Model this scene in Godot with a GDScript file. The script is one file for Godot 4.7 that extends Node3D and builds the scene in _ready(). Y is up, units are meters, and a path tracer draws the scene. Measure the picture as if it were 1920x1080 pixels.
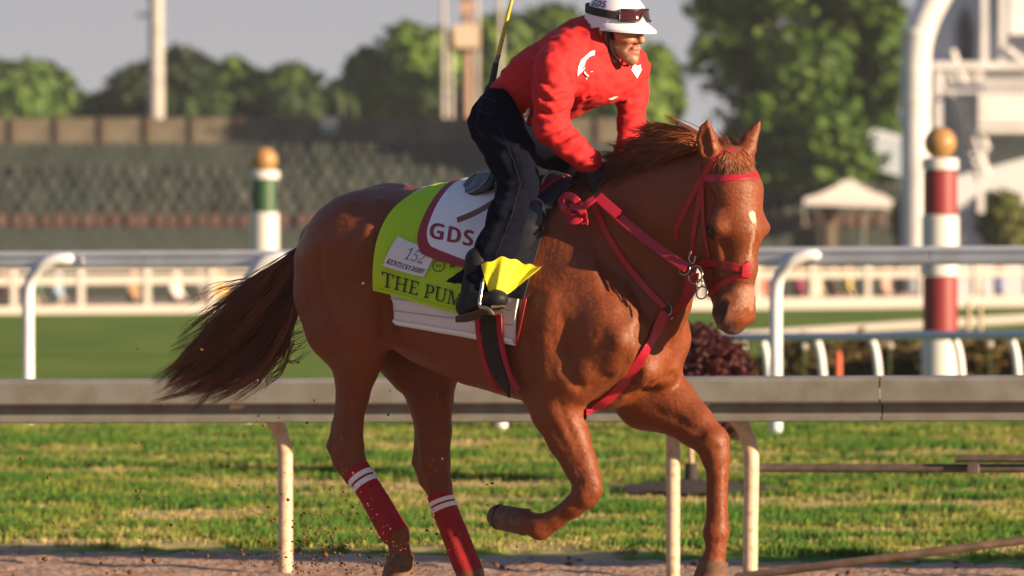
extends Node3D
# A chestnut racehorse cantering past a rail with its exercise rider, early sun from ahead.
# World: metres, y up, camera looks along -z; the horse moves along +x and a little towards the camera.

const FPX := 10000.0
const CAM := Vector3(0, 1.33, 20)
const DIP := 0.0055
const YAW := 0.555            # the track's and the horse's heading, turned towards the camera
var FWD := Vector3(cos(YAW), 0, sin(YAW))
var SIDE := Vector3(-sin(YAW), 0, cos(YAW))
var rng := RandomNumberGenerator.new()
var noise := FastNoiseLite.new()
var noise2 := FastNoiseLite.new()
var used := {}
var mats := {}

# ---------- naming and placing
func numbered(called: String) -> String:
	if not used.has(called):
		used[called] = 0
		return called
	used[called] += 1
	return "%s_%03d" % [called, used[called]]

func tag(o: Node, label: String, category: String, group := "") -> Node:
	o.set_meta("label", label)
	o.set_meta("category", category)
	if group != "":
		o.set_meta("group", group)
	return o

func thing(called: String, label: String, category: String, at := Vector3.ZERO, turn := 0.0, group := "") -> Node3D:
	var o := Node3D.new()
	o.name = numbered(called)
	add_child(o)
	o.position = at
	o.rotation.y = turn
	tag(o, label, category, group)
	return o

func part(called: String, mesh: Mesh, mat: Material, parent: Node, at := Transform3D.IDENTITY) -> MeshInstance3D:
	var o := MeshInstance3D.new()
	o.name = called if parent != self else numbered(called)
	o.mesh = mesh
	if mat:
		o.material_override = mat
	o.transform = at
	parent.add_child(o, true)
	return o

func structure(called: String, mesh: Mesh, mat: Material, at := Transform3D.IDENTITY) -> MeshInstance3D:
	var o := part(called, mesh, mat, self, at)
	o.set_meta("kind", "structure")
	return o

func another(o: Node3D, at: Vector3, turn := 0.0, label := "") -> Node3D:
	var c: Node3D = o.duplicate()
	c.name = numbered(String(o.name).trim_suffix("_" + String(o.name).right(3)) if String(o.name).right(3).is_valid_int() else String(o.name))
	add_child(c)
	c.position = at
	c.rotation.y = turn
	if label != "":
		c.set_meta("label", label)
	return c

# ---------- colours and materials
func lin(r: float, g: float, b: float) -> Color:
	return Color(r, g, b).linear_to_srgb()

func mat(key: String, c: Color, rough := 0.8, metal := 0.0, spec := 0.5) -> StandardMaterial3D:
	if mats.has(key):
		return mats[key]
	var m := StandardMaterial3D.new()
	m.resource_name = key
	m.albedo_color = c
	m.roughness = rough
	m.metallic = metal
	m.metallic_specular = spec
	mats[key] = m
	return m

func vmat(key: String, rough := 0.8, spec := 0.5) -> StandardMaterial3D:
	var m := mat(key, Color.WHITE, rough, 0.0, spec)
	m.vertex_color_use_as_albedo = true
	return m

func noise_tex(freq: float, size: int, ramp: Array, seed_: int, octaves := 4, normal := false, strength := 4.0) -> NoiseTexture2D:
	var n := FastNoiseLite.new()
	n.seed = seed_
	n.frequency = freq
	n.noise_type = FastNoiseLite.TYPE_SIMPLEX_SMOOTH
	n.fractal_octaves = octaves
	var t := NoiseTexture2D.new()
	t.width = size
	t.height = size
	t.seamless = true
	t.noise = n
	if normal:
		t.as_normal_map = true
		t.bump_strength = strength
	elif ramp.size():
		var g := Gradient.new()
		var offs := PackedFloat32Array()
		var cols := PackedColorArray()
		for r in ramp:
			offs.append(r[0])
			cols.append(r[1])
		g.offsets = offs
		g.colors = cols
		t.color_ramp = g
	return t

func textured(m: StandardMaterial3D, tex: Texture2D, scale: float, nrm: Texture2D = null, nscale := 0.5, world := false) -> StandardMaterial3D:
	if tex:
		m.albedo_texture = tex
	if nrm:
		m.normal_enabled = true
		m.normal_texture = nrm
		m.normal_scale = nscale
	m.uv1_triplanar = true
	m.uv1_world_triplanar = world
	m.uv1_scale = Vector3.ONE * scale
	return m

# ---------- from a direction of sight to a place
func sight(u: float, v: float) -> Vector3:
	return Vector3(0, -sin(DIP), -cos(DIP)) * FPX + Vector3(u - 960.0, 0, 0) + Vector3(0, cos(DIP), -sin(DIP)) * (540.0 - v)

func at(u: float, v: float, z: float) -> Vector3:
	var d := sight(u, v)
	return CAM + d * ((z - CAM.z) / d.z)

# the same, on the plane w metres to the right of the horse's middle, in the horse's own axes
func hp(u: float, v: float, w: float) -> Vector3:
	var d := sight(u, v)
	var t := (w - CAM.dot(SIDE)) / d.dot(SIDE)
	return to_h(CAM + d * t)

func to_h(p: Vector3) -> Vector3:
	return Vector3(p.dot(FWD), p.y, p.dot(SIDE))

func from_h(p: Vector3) -> Vector3:
	return FWD * p.x + Vector3(0, p.y, 0) + SIDE * p.z

# ---------- distance fields meshed as surface nets
class Field:
	var o: Vector3
	var c: float
	var nx: int
	var ny: int
	var nz: int
	var d := PackedFloat32Array()

	func _init(lo: Vector3, hi: Vector3, cell: float):
		o = lo
		c = cell
		nx = int((hi.x - lo.x) / cell) + 2
		ny = int((hi.y - lo.y) / cell) + 2
		nz = int((hi.z - lo.z) / cell) + 2
		d.resize(nx * ny * nz)
		d.fill(0.3)

	# tapered capsule a-b (radii ra, rb), joined smoothly over k; zs widens it along z of its own frame; cut takes it away
	func cone(a: Vector3, b: Vector3, ra: float, rb: float, k := 0.03, zs := 1.0, cut := false, fr := Transform3D.IDENTITY) -> void:
		var mr := maxf(ra, rb) * maxf(1.0, zs) + k + c * 2.0
		var wa := fr * a
		var wb := fr * b
		var lo := (wa.min(wb) - Vector3.ONE * mr - o) / c
		var hi := (wa.max(wb) + Vector3.ONE * mr - o) / c
		var i0 := maxi(0, int(lo.x))
		var i1 := mini(nx - 1, int(hi.x) + 1)
		var j0 := maxi(0, int(lo.y))
		var j1 := mini(ny - 1, int(hi.y) + 1)
		var k0 := maxi(0, int(lo.z))
		var k1 := mini(nz - 1, int(hi.z) + 1)
		if i1 < i0:
			return
		var inv := fr.affine_inverse()
		inv = Transform3D(Basis.from_scale(Vector3(1, 1, 1.0 / zs)), Vector3.ZERO) * inv
		var sa := Vector3(a.x, a.y, a.z / zs)
		var ba := Vector3(b.x, b.y, b.z / zs) - sa
		var ibb := 1.0 / maxf(ba.length_squared(), 1e-9)
		var dr := rb - ra
		var ik := 0.25 / k
		var step := inv.basis * Vector3(c, 0, 0)
		var dd := d
		for kk in range(k0, k1 + 1):
			for jj in range(j0, j1 + 1):
				var p := inv * (o + Vector3(i0, jj, kk) * c) - sa
				var n := (kk * ny + jj) * nx + i0
				for ii in range(i1 - i0 + 1):
					var h := clampf(p.dot(ba) * ibb, 0.0, 1.0)
					var q := (p - ba * h).length() - (ra + dr * h)
					if q < mr:
						var was := dd[n]
						if cut:
							q = -q
							var e := k - absf(was - q)
							q = maxf(was, q)
							if e > 0.0:
								q += e * e * ik
						else:
							var e := k - absf(was - q)
							q = minf(was, q)
							if e > 0.0:
								q -= e * e * ik
						dd[n] = q
					n += 1
					p += step
		d = dd

	# a furrow (depth > 0) or a swelling (depth < 0) along a-b
	func dent(a: Vector3, b: Vector3, width: float, depth: float) -> void:
		var lo := (a.min(b) - Vector3.ONE * width - o) / c
		var hi := (a.max(b) + Vector3.ONE * width - o) / c
		var ba := b - a
		var ibb := 1.0 / maxf(ba.length_squared(), 1e-9)
		var dd := d
		for kk in range(maxi(0, int(lo.z)), mini(nz - 1, int(hi.z) + 1)):
			for jj in range(maxi(0, int(lo.y)), mini(ny - 1, int(hi.y) + 1)):
				for ii in range(maxi(0, int(lo.x)), mini(nx - 1, int(hi.x) + 1)):
					var p := o + Vector3(ii, jj, kk) * c - a
					var q := (p - ba * clampf(p.dot(ba) * ibb, 0.0, 1.0)).length() / width
					if q < 1.0:
						q = 1.0 - q * q
						dd[(kk * ny + jj) * nx + ii] += depth * q * q
		d = dd

	# uneven surface: noise added where the surface runs
	func roughen(fn: FastNoiseLite, k: Vector3, amp: float, sharp := false) -> void:
		var dd := d
		var n := 0
		var lim := c * 3.0
		for z in nz:
			for y in ny:
				for x in nx:
					var v := dd[n]
					if v < lim and v > -lim:
						var p := (o + Vector3(x, y, z) * c) * k
						var t := fn.get_noise_3dv(p)
						if sharp:
							t = 1.0 - 2.6 * absf(t)
						dd[n] = v + t * amp
					n += 1
		d = dd

	func chain(pts: Array, k := 0.03, zs := 1.0, fr := Transform3D.IDENTITY) -> void:
		for n in pts.size() - 1:
			cone(pts[n][0], pts[n + 1][0], pts[n][1], pts[n + 1][1], k, zs, false, fr)

	func read(p: Vector3) -> float:
		var g := (p - o) / c
		var x := clampi(int(g.x), 0, nx - 2)
		var y := clampi(int(g.y), 0, ny - 2)
		var z := clampi(int(g.z), 0, nz - 2)
		var fx := clampf(g.x - x, 0, 1)
		var fy := clampf(g.y - y, 0, 1)
		var fz := clampf(g.z - z, 0, 1)
		var n := (z * ny + y) * nx + x
		var s := nx * ny
		var a := lerpf(lerpf(d[n], d[n + 1], fx), lerpf(d[n + nx], d[n + nx + 1], fx), fy)
		var b := lerpf(lerpf(d[n + s], d[n + s + 1], fx), lerpf(d[n + s + nx], d[n + s + nx + 1], fx), fy)
		return lerpf(a, b, fz)

	func slope(p: Vector3) -> Vector3:
		var e := c * 1.5
		return Vector3(read(p + Vector3(e, 0, 0)) - read(p - Vector3(e, 0, 0)), read(p + Vector3(0, e, 0)) - read(p - Vector3(0, e, 0)), read(p + Vector3(0, 0, e)) - read(p - Vector3(0, 0, e))).normalized()

	# first point along a ray where the field falls to lift; INF where it misses
	func hit(from: Vector3, dir: Vector3, reach: float, lift := 0.0) -> Vector3:
		var t := 0.0
		var prev := 0.0
		while t < reach:
			var p := from + dir * t
			var g := (p - o) / c
			var v := 0.2
			if g.x > 0 and g.y > 0 and g.z > 0 and g.x < nx - 1 and g.y < ny - 1 and g.z < nz - 1:
				v = read(p) - lift
			if v < 0.0:
				var lo := prev
				var hi := t
				for n in 12:
					var m := (lo + hi) * 0.5
					if read(from + dir * m) - lift < 0.0:
						hi = m
					else:
						lo = m
				return from + dir * hi
			prev = t
			t += clampf(v * 0.6, c * 0.3, 0.05)
		return Vector3.INF

	# kn: only the side of a plane where p.kn > kd is kept
	func net(kn := Vector3.ZERO, kd := -1.0, ky := -9.0, smooth := 1) -> Array:
		var s := nx * ny
		var id := PackedInt32Array()
		id.resize(nx * ny * nz)
		id.fill(-1)
		var vs := PackedVector3Array()
		var tris := PackedInt32Array()
		var dd := d
		var far := c * 2.2
		var offs := [0, 1, nx, nx + 1, s, s + 1, s + nx, s + nx + 1]
		for z in range(1, nz - 1):
			for y in range(1, ny - 1):
				var n := (z * ny + y) * nx + 1
				for x in range(1, nx - 1):
					var val := dd[n]
					if val > far or val < -far:
						n += 1
						continue
					var a := val < 0.0
					for axis in 3:
						var st: int = 1 if axis == 0 else (nx if axis == 1 else s)
						if (dd[n + st] < 0.0) == a:
							continue
						var u: int = nx if axis == 0 else (s if axis == 1 else 1)
						var w: int = s if axis == 0 else (1 if axis == 1 else nx)
						var quad := [n, n - u, n - u - w, n - w]
						for q in 4:
							var m: int = quad[q]
							if id[m] < 0:
								var sum := Vector3.ZERO
								var cnt := 0
								var f := PackedFloat32Array()
								for t in 8:
									f.append(dd[m + offs[t]])
								for t in 8:
									for bit in 3:
										var t2 := t | (1 << bit)
										if t2 != t and (f[t] < 0.0) != (f[t2] < 0.0):
											var r := f[t] / (f[t] - f[t2])
											var p := Vector3(t & 1, (t >> 1) & 1, (t >> 2) & 1)
											p[bit] = r
											sum += p
											cnt += 1
								var mx := m % nx
								var my := (m / nx) % ny
								var mz := m / s
								id[m] = vs.size()
								vs.append(o + (Vector3(mx, my, mz) + sum / maxi(1, cnt)) * c)
							quad[q] = id[m]
						if not a:
							tris.append_array([quad[0], quad[1], quad[2], quad[0], quad[2], quad[3]])
						else:
							tris.append_array([quad[0], quad[2], quad[1], quad[0], quad[3], quad[2]])
					n += 1
		for pass_ in smooth:
			var acc := vs.duplicate()
			var cn := PackedInt32Array()
			cn.resize(vs.size())
			cn.fill(1)
			for t in range(0, tris.size(), 3):
				for e in 3:
					var i1 := tris[t + e]
					var i2 := tris[t + (e + 1) % 3]
					acc[i1] += vs[i2]
					cn[i1] += 1
			for i in vs.size():
				vs[i] = vs[i].lerp(acc[i] / cn[i], 0.5)
		var ns := PackedVector3Array()
		ns.resize(vs.size())
		var used_t := PackedInt32Array()
		if kn != Vector3.ZERO:
			var ok := PackedByteArray()
			ok.resize(vs.size())
			for i in vs.size():
				ok[i] = 1 if vs[i].dot(kn) > kd or vs[i].y < ky else 0
			for t in range(0, tris.size(), 3):
				if ok[tris[t]] and ok[tris[t + 1]] and ok[tris[t + 2]]:
					used_t.append_array([tris[t], tris[t + 1], tris[t + 2]])
			tris = used_t
		for i in vs.size():
			ns[i] = slope(vs[i])
		var arr := []
		arr.resize(Mesh.ARRAY_MAX)
		arr[Mesh.ARRAY_VERTEX] = vs
		arr[Mesh.ARRAY_NORMAL] = ns
		arr[Mesh.ARRAY_INDEX] = tris
		return arr

func shaped(arr: Array) -> ArrayMesh:
	var am := ArrayMesh.new()
	am.add_surface_from_arrays(Mesh.PRIMITIVE_TRIANGLES, arr)
	return am

func light_and_lens() -> void:
	var cam := Camera3D.new()
	cam.name = "camera"
	cam.fov = rad_to_deg(2.0 * atan(540.0 / FPX))
	cam.position = CAM
	cam.rotation.x = -DIP
	cam.near = 1.0
	cam.far = 2500.0
	var lens := CameraAttributesPhysical.new()
	lens.frustum_focal_length = 190.0
	lens.exposure_aperture = 190.0 / 46.0
	lens.frustum_focus_distance = 19.7
	cam.attributes = lens
	cam.fov = rad_to_deg(2.0 * atan(540.0 / FPX))
	add_child(cam)
	var env := Environment.new()
	env.background_mode = Environment.BG_SKY
	var sky := Sky.new()
	var sm := ProceduralSkyMaterial.new()
	sm.sky_top_color = Color(.25, .32, .44)
	sm.sky_horizon_color = Color(.464, .459, .461)
	sm.sky_curve = .25
	sm.ground_horizon_color = Color(.36, .34, .3)
	sm.ground_bottom_color = Color(.2, .19, .14)
	sm.sun_angle_max = 1.0
	sky.sky_material = sm
	env.sky = sky
	env.tonemap_mode = Environment.TONE_MAPPER_LINEAR
	env.tonemap_exposure = 2.6
	env.sdfgi_enabled = true
	env.ssao_enabled = true
	env.ssil_enabled = true
	env.fog_enabled = true
	env.fog_density = .0002
	env.fog_light_color = Color(.77, .79, .83)
	var we := WorldEnvironment.new()
	we.name = "environment"
	we.environment = env
	add_child(we)
	var sun := DirectionalLight3D.new()
	sun.name = "sun"
	sun.light_color = Color(1.0, .88, .73)
	sun.light_energy = 1.6
	sun.light_angular_distance = .6
	sun.shadow_enabled = true
	add_child(sun)
	var az := deg_to_rad(30.5)
	var el := deg_to_rad(13.0)
	var to_sun := Vector3(cos(az) * cos(el), sin(el), sin(az) * cos(el))
	sun.look_at_from_position(to_sun * 50.0, Vector3.ZERO)

# ---------- the horse
var body: Field
var head: Field
var HEAD := Transform3D.IDENTITY

func hq(u: float, v: float, w: float, r: float) -> Array:
	return [hp(u, v, w), r / 500.0]

func sides(f: Field, a: Array, b: Array, k: float, zs := 1.0, cut := false) -> void:
	for s in [1.0, -1.0]:
		var m := Vector3(1, 1, s)
		f.cone(a[0] * m, b[0] * m, a[1], b[1], k, zs, cut)

func hc(f: Field, a: Vector3, b: Vector3, ra: float, rb: float, k: float, zs := 1.0, cut := false) -> void:
	f.cone(a, b, ra, rb, k, zs, cut, HEAD)

func coated(arr: Array) -> Array:
	var vs: PackedVector3Array = arr[Mesh.ARRAY_VERTEX]
	var ns: PackedVector3Array = arr[Mesh.ARRAY_NORMAL]
	var cs := PackedColorArray()
	cs.resize(vs.size())
	for i in vs.size():
		cs[i] = coat(vs[i], ns[i])
	arr[Mesh.ARRAY_COLOR] = cs
	return arr

func neck_and_head(f: Field) -> void:
	# neck
	var n0 := hq(1085, 500, 0, 150)
	var n1 := hq(1180, 432, .01, 118)
	var n2 := hq(1262, 380, .03, 98)
	var n3 := hq(1340, 334, .06, 64)
	f.cone(n0[0], n1[0], n0[1], n1[1], .05, .62)
	f.cone(n1[0], n2[0], n1[1], n2[1], .05, .58)
	f.cone(n2[0], n3[0], n2[1], n3[1], .05, .62)
	f.chain([hq(1205, 610, .0, 74), hq(1232, 560, .01, 62), hq(1258, 490, .03, 52)], .06, .75)
	# head in its own axes: x out of the forehead, y up, z to its right
	hc(f, Vector3(-.015, -.05, 0), Vector3(.025, -.13, 0), .074, .08, .04, 1.05)
	hc(f, Vector3(.035, -.13, 0), Vector3(.06, -.27, 0), .074, .079, .04, 1.1)
	hc(f, Vector3(-.055, -.24, 0), Vector3(-.065, -.33, 0), .108, .112, .035, .62)
	hc(f, Vector3(.083, -.28, 0), Vector3(.088, -.42, 0), .058, .048, .04, .95)
	hc(f, Vector3(.088, -.42, 0), Vector3(.088, -.54, 0), .048, .044, .03, .95)
	hc(f, Vector3(.02, -.32, 0), Vector3(.05, -.52, 0), .085, .058, .035, .78)
	hc(f, Vector3(-.085, -.38, 0), Vector3(.0, -.56, 0), .06, .037, .03, .82)
	hc(f, Vector3(.055, -.54, 0), Vector3(.06, -.585, 0), .058, .062, .03, 1.0)
	hc(f, Vector3(.07, -.605, 0), Vector3(.06, -.64, 0), .047, .036, .025, 1.2)
	hc(f, Vector3(.012, -.605, 0), Vector3(.018, -.64, 0), .036, .026, .02, 1.1)
	for s in [1.0, -1.0]:
		hc(f, Vector3(.05, -.235, .07 * s), Vector3(.066, -.272, .082 * s), .03, .033, .025)
		hc(f, Vector3(.05, -.31, .076 * s), Vector3(.062, -.45, .052 * s), .014, .01, .025)
		hc(f, Vector3(.075, -.55, .042 * s), Vector3(.07, -.605, .05 * s), .03, .03, .018)
		hc(f, Vector3(.094, -.552, .068 * s), Vector3(.07, -.61, .082 * s), .014, .026, .008, 1.0, true)
		hc(f, Vector3(.058, -.282, .108 * s), Vector3(.034, -.288, .102 * s), .014, .012, .012, 1.0, true)
		hc(f, Vector3(.076, -.262, .092 * s), Vector3(.026, -.272, .1 * s), .01, .008, .01)
		hc(f, Vector3(.066, -.302, .094 * s), Vector3(.028, -.303, .092 * s), .008, .008, .012)
		hc(f, Vector3(-.01, -.625, .05 * s), Vector3(.055, -.615, .075 * s), .004, .004, .012, 1.0, true)
		hc(f, Vector3(.005, -.17, .096 * s), Vector3(-.02, -.22, .09 * s), .03, .02, .03, 1.0, true)
		# ears
		hc(f, Vector3(-.02, -.05, .058 * s), Vector3(-.02, .015, .076 * s), .03, .035, .025)
		hc(f, Vector3(-.02, .015, .076 * s), Vector3(-.02, .055, .088 * s), .035, .032, .01)
		hc(f, Vector3(-.02, .055, .088 * s), Vector3(-.012, .088, .1 * s), .032, .021, .01)
		hc(f, Vector3(-.012, .088, .1 * s), Vector3(.0, .125, .104 * s), .021, .004, .01)
		hc(f, Vector3(.004, -.0, .106 * s), Vector3(.006, .05, .126 * s), .02, .03, .006, 1.0, true)
		hc(f, Vector3(.006, .05, .126 * s), Vector3(.012, .12, .12 * s), .03, .012, .006, 1.0, true)

# a furrow or a swelling drawn over the near side
func sculpt(f: Field, pts: Array, width: float, depth: float) -> void:
	var was := Vector3.INF
	for p in pts:
		var d := sight(p[0], p[1]).normalized()
		var hit := f.hit(to_h(CAM + d * 18.0), to_h(d), 3.0)
		if hit != Vector3.INF and was != Vector3.INF:
			f.dent(was, hit, width, depth)
		was = hit

func horse_fields() -> void:
	var yaw := 0.4
	var nod := Basis(Vector3(0, 0, 1), -0.1)
	HEAD = Transform3D(Basis(Vector3.UP, -yaw) * nod, hp(1372, 288, .085)).scaled_local(Vector3(1.12, .97, 1.14))
	body = Field.new(Vector3(-1.1, -.1, -.42), Vector3(1.12, 1.82, .46), .0109)
	var f := body
	# trunk
	var zs := .78
	f.chain([hq(735, 482, 0, 141), hq(840, 524, 0, 165)], .05, .86)
	f.chain([hq(840, 524, 0, 165), hq(915, 542, 0, 180), hq(1005, 560, 0, 186), hq(1075, 575, 0, 168)], .05, zs)
	f.chain([hq(990, 440, 0, 66), hq(1050, 424, 0, 56), hq(1110, 414, 0, 56)], .08, .62)
	f.chain([hq(1100, 600, 0, 140), hq(1165, 625, 0, 105)], .07, .95)
	f.chain([hq(1060, 680, 0, 95), hq(1130, 690, 0, 80)], .06, .8)
	# croup and hips
	sides(f, hq(664, 474, .1, 98), hq(735, 470, .12, 108), .06)
	sides(f, hq(611, 492, .105, 60), hq(614, 552, .11, 60), .06)
	f.chain([hq(650, 420, 0, 50), hq(600, 452, 0, 40)], .08)
	# near hind
	var nh := .13
	f.chain([hq(680, 470, .16, 112), hq(690, 585, .17, 74)], .05, .85)
	f.chain([hq(614, 552, .12, 62), hq(634, 615, .13, 60), hq(668, 690, nh, 41)], .05, .85)
	f.chain([hq(690, 585, .17, 74), hq(676, 660, .15, 47), hq(663, 740, nh, 29), hq(654, 800, nh, 27)], .03, .8)
	f.chain([hq(654, 800, nh, 27), hq(655, 838, nh, 28), hq(664, 872, nh, 24)], .02, .85)
	f.chain([hq(645, 690, nh, 22), hq(640, 745, nh, 10), hq(630, 800, nh, 9), hq(626, 836, nh, 13)], .016, .9)
	f.chain([hq(626, 836, nh, 13), hq(640, 868, nh, 15), hq(660, 895, nh, 16)], .016)
	f.chain([hq(664, 872, nh, 24), hq(690, 915, nh, 20), hq(722, 968, nh, 20), hq(744, 1004, nh, 24)], .015)
	f.chain([hq(744, 1004, nh, 24), hq(748, 1024, nh, 18), hq(750, 1040, nh, 23)], .014)
	# far hind
	var fh := -.13
	f.chain([hq(755, 480, -.16, 112), hq(812, 600, -.17, 80)], .05, .85)
	f.chain([hq(700, 600, -.11, 62), hq(770, 700, fh, 42)], .05, .85)
	f.chain([hq(812, 600, -.17, 80), hq(806, 690, -.15, 58), hq(808, 750, fh, 43), hq(814, 805, fh, 34)], .03, .8)
	f.chain([hq(814, 805, fh, 34), hq(815, 868, fh, 30), hq(822, 905, fh, 25)], .02, .85)
	f.chain([hq(776, 730, fh, 20), hq(788, 800, fh, 11), hq(785, 866, fh, 13), hq(800, 900, fh, 15), hq(818, 926, fh, 16)], .016, .9)
	f.chain([hq(822, 905, fh, 25), hq(832, 950, fh, 21), hq(862, 1030, fh, 20), hq(882, 1078, fh, 25), hq(893, 1102, fh, 19), hq(898, 1118, fh, 23)], .015)
	# shoulders
	sides(f, hq(1040, 440, .1, 70), hq(1130, 610, .15, 82), .06, .75)
	sides(f, hq(1165, 640, .155, 52), hq(1075, 700, .17, 62), .05, .8)
	# near fore
	var nf := .15
	f.chain([hq(1035, 600, .2, 72), hq(1012, 722, .18, 46)], .06, .7)
	f.chain([hq(1045, 715, .165, 62), hq(1045, 768, .16, 50), hq(1066, 822, nf, 39), hq(1087, 868, nf, 31), hq(1099, 900, nf, 27)], .03, .82)
	f.chain([hq(1100, 902, nf, 28), hq(1099, 922, nf, 26)], .012)
	f.chain([hq(1104, 892, nf, 22), hq(1110, 918, nf, 19), hq(1100, 930, nf, 20)], .012)
	f.chain([hq(1096, 930, nf, 24), hq(1074, 950, nf, 20), hq(1040, 974, nf, 18), hq(1012, 988, nf, 24)], .014)
	f.chain([hq(1012, 988, nf, 24), hq(996, 982, nf, 20), hq(984, 978, nf, 23)], .012)
	# far fore
	var ff := -.15
	f.chain([hq(1215, 690, -.15, 66), hq(1215, 738, -.15, 66), hq(1258, 760, ff, 50), hq(1300, 795, ff, 37), hq(1332, 826, ff, 32)], .04, .8)
	f.chain([hq(1336, 830, ff, 32), hq(1342, 858, ff, 25), hq(1346, 885, ff, 20)], .02)
	f.chain([hq(1348, 834, ff, 19), hq(1350, 852, ff, 17)], .012)
	f.chain([hq(1346, 885, ff, 20), hq(1345, 970, ff, 19), hq(1343, 998, ff, 24)], .014)
	f.chain([hq(1338, 890, ff, 11), hq(1337, 985, ff, 12)], .012)
	f.chain([hq(1343, 998, ff, 24), hq(1342, 1032, ff, 18), hq(1337, 1052, ff, 24)], .014)
	# muscle: swells and the furrows between them
	sides(f, hq(1205, 690, .06, 40), hq(1180, 655, .09, 50), .03)
	neck_and_head(f)
	muscle(f)
	head = Field.new(Vector3(HEAD.origin.x - .32, HEAD.origin.y - .75, HEAD.origin.z - .26), Vector3(HEAD.origin.x + .3, HEAD.origin.y + .2, HEAD.origin.z + .3), .0052)
	var g := head
	g.chain([hq(1100, 600, 0, 140), hq(1165, 625, 0, 105)], .07, .95)
	sides(g, hq(1040, 440, .1, 70), hq(1130, 610, .15, 82), .06, .75)
	sides(g, hq(1165, 640, .155, 52), hq(1075, 700, .17, 62), .05, .8)
	neck_and_head(g)

func muscle(f: Field) -> void:
	sculpt(f, [[1118, 420], [1142, 500], [1160, 590]], .06, 0.0150)
	sculpt(f, [[1058, 600], [1060, 660], [1062, 695], [1086, 726]], .03, 0.0120)
	sculpt(f, [[1086, 726], [1110, 722], [1140, 704]], .02, 0.0150)
	sculpt(f, [[1094, 690], [1098, 710]], .045, -0.0100)
	sculpt(f, [[1150, 560], [1160, 640], [1150, 690]], .05, -0.0125)
	sculpt(f, [[1200, 620], [1190, 700], [1150, 745]], .035, 0.0175)
	sculpt(f, [[1253, 630], [1256, 655]], .035, 0.0175)
	sculpt(f, [[1181, 742], [1220, 722], [1263, 706]], .025, 0.0150)
	sculpt(f, [[1000, 560], [990, 640], [996, 720]], .04, 0.0125)
	sculpt(f, [[1030, 560], [1022, 640], [1020, 700]], .045, -0.0100)
	sculpt(f, [[1016, 770], [1045, 815], [1076, 866]], .018, 0.0075)
	sculpt(f, [[1048, 755], [1068, 810], [1090, 862]], .018, 0.0075)
	sculpt(f, [[1230, 770], [1275, 790], [1315, 812]], .02, 0.0088)
	sculpt(f, [[1085, 880], [1088, 905], [1078, 925]], .014, 0.0075)
	sculpt(f, [[1320, 846], [1330, 870]], .014, 0.0080)
	sculpt(f, [[1336, 895], [1336, 975]], .016, 0.0080)
	sculpt(f, [[1354, 890], [1354, 970]], .014, -0.0040)
	sculpt(f, [[1330, 820], [1350, 832]], .018, -0.0060)
	sculpt(f, [[1086, 948], [1050, 972], [1026, 984]], .014, 0.0080)
	sculpt(f, [[1112, 895], [1120, 905]], .02, -0.0060)
	sculpt(f, [[1096, 916], [1108, 924]], .014, 0.0060)
	sculpt(f, [[640, 850], [650, 832]], .016, -0.0060)
	sculpt(f, [[1325, 1010], [1340, 1018], [1358, 1010]], .012, 0.0050)
	sculpt(f, [[1000, 1000], [1012, 1006]], .012, -0.0040)
	sculpt(f, [[728, 570], [726, 615]], .06, 0.0250)
	sculpt(f, [[715, 380], [690, 440], [668, 500]], .05, -0.0150)
	sculpt(f, [[600, 470], [604, 540], [622, 610], [648, 660]], .03, 0.0112)
	sculpt(f, [[640, 470], [650, 540], [668, 600]], .05, 0.0100)
	sculpt(f, [[700, 520], [690, 580], [700, 630]], .05, -0.0100)
	sculpt(f, [[706, 560], [722, 590], [716, 625]], .014, -0.0050)
	sculpt(f, [[688, 610], [706, 622], [690, 640]], .012, -0.0050)
	sculpt(f, [[672, 690], [668, 740], [672, 800]], .016, 0.0063)
	sculpt(f, [[640, 720], [634, 790], [634, 840]], .014, 0.0088)
	sculpt(f, [[655, 815], [662, 850], [672, 872]], .012, 0.0063)
	sculpt(f, [[640, 846], [656, 866]], .012, -0.0063)
	sculpt(f, [[796, 760], [795, 830], [806, 880]], .014, 0.0075)
	sculpt(f, [[832, 690], [830, 760], [834, 850]], .016, 0.0063)
	sculpt(f, [[1010, 620], [1030, 640], [1040, 690], [1030, 740]], .008, -0.0050)
	sculpt(f, [[1122, 560], [1130, 590], [1120, 620], [1128, 660]], .008, -0.0050)
	for v in [[[1008, 610], [1016, 636], [1010, 660], [1022, 690]], [[1040, 590], [1052, 612], [1046, 640]], [[1128, 600], [1140, 622], [1132, 650], [1146, 680]], [[1100, 620], [1108, 640], [1100, 668]], [[905, 660], [870, 672], [830, 664], [790, 640]], [[940, 700], [905, 690], [870, 694]], [[700, 640], [690, 668], [696, 700]], [[676, 560], [690, 572], [684, 590]], [[1070, 780], [1080, 810], [1094, 836]], [[1030, 770], [1046, 790], [1060, 822]], [[1250, 750], [1280, 772], [1300, 800]], [[1200, 780], [1235, 792], [1270, 806]], [[1340, 880], [1338, 930], [1340, 975]], [[1180, 690], [1200, 700], [1225, 690]], [[820, 720], [812, 760], [822, 800]]]:
		sculpt(f, v, .009, -.0042)
	f.roughen(noise2, Vector3(6, 6, 6), .0022)
	sculpt(f, [[1250, 430], [1238, 480], [1225, 560]], .03, 0.0100)

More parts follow.
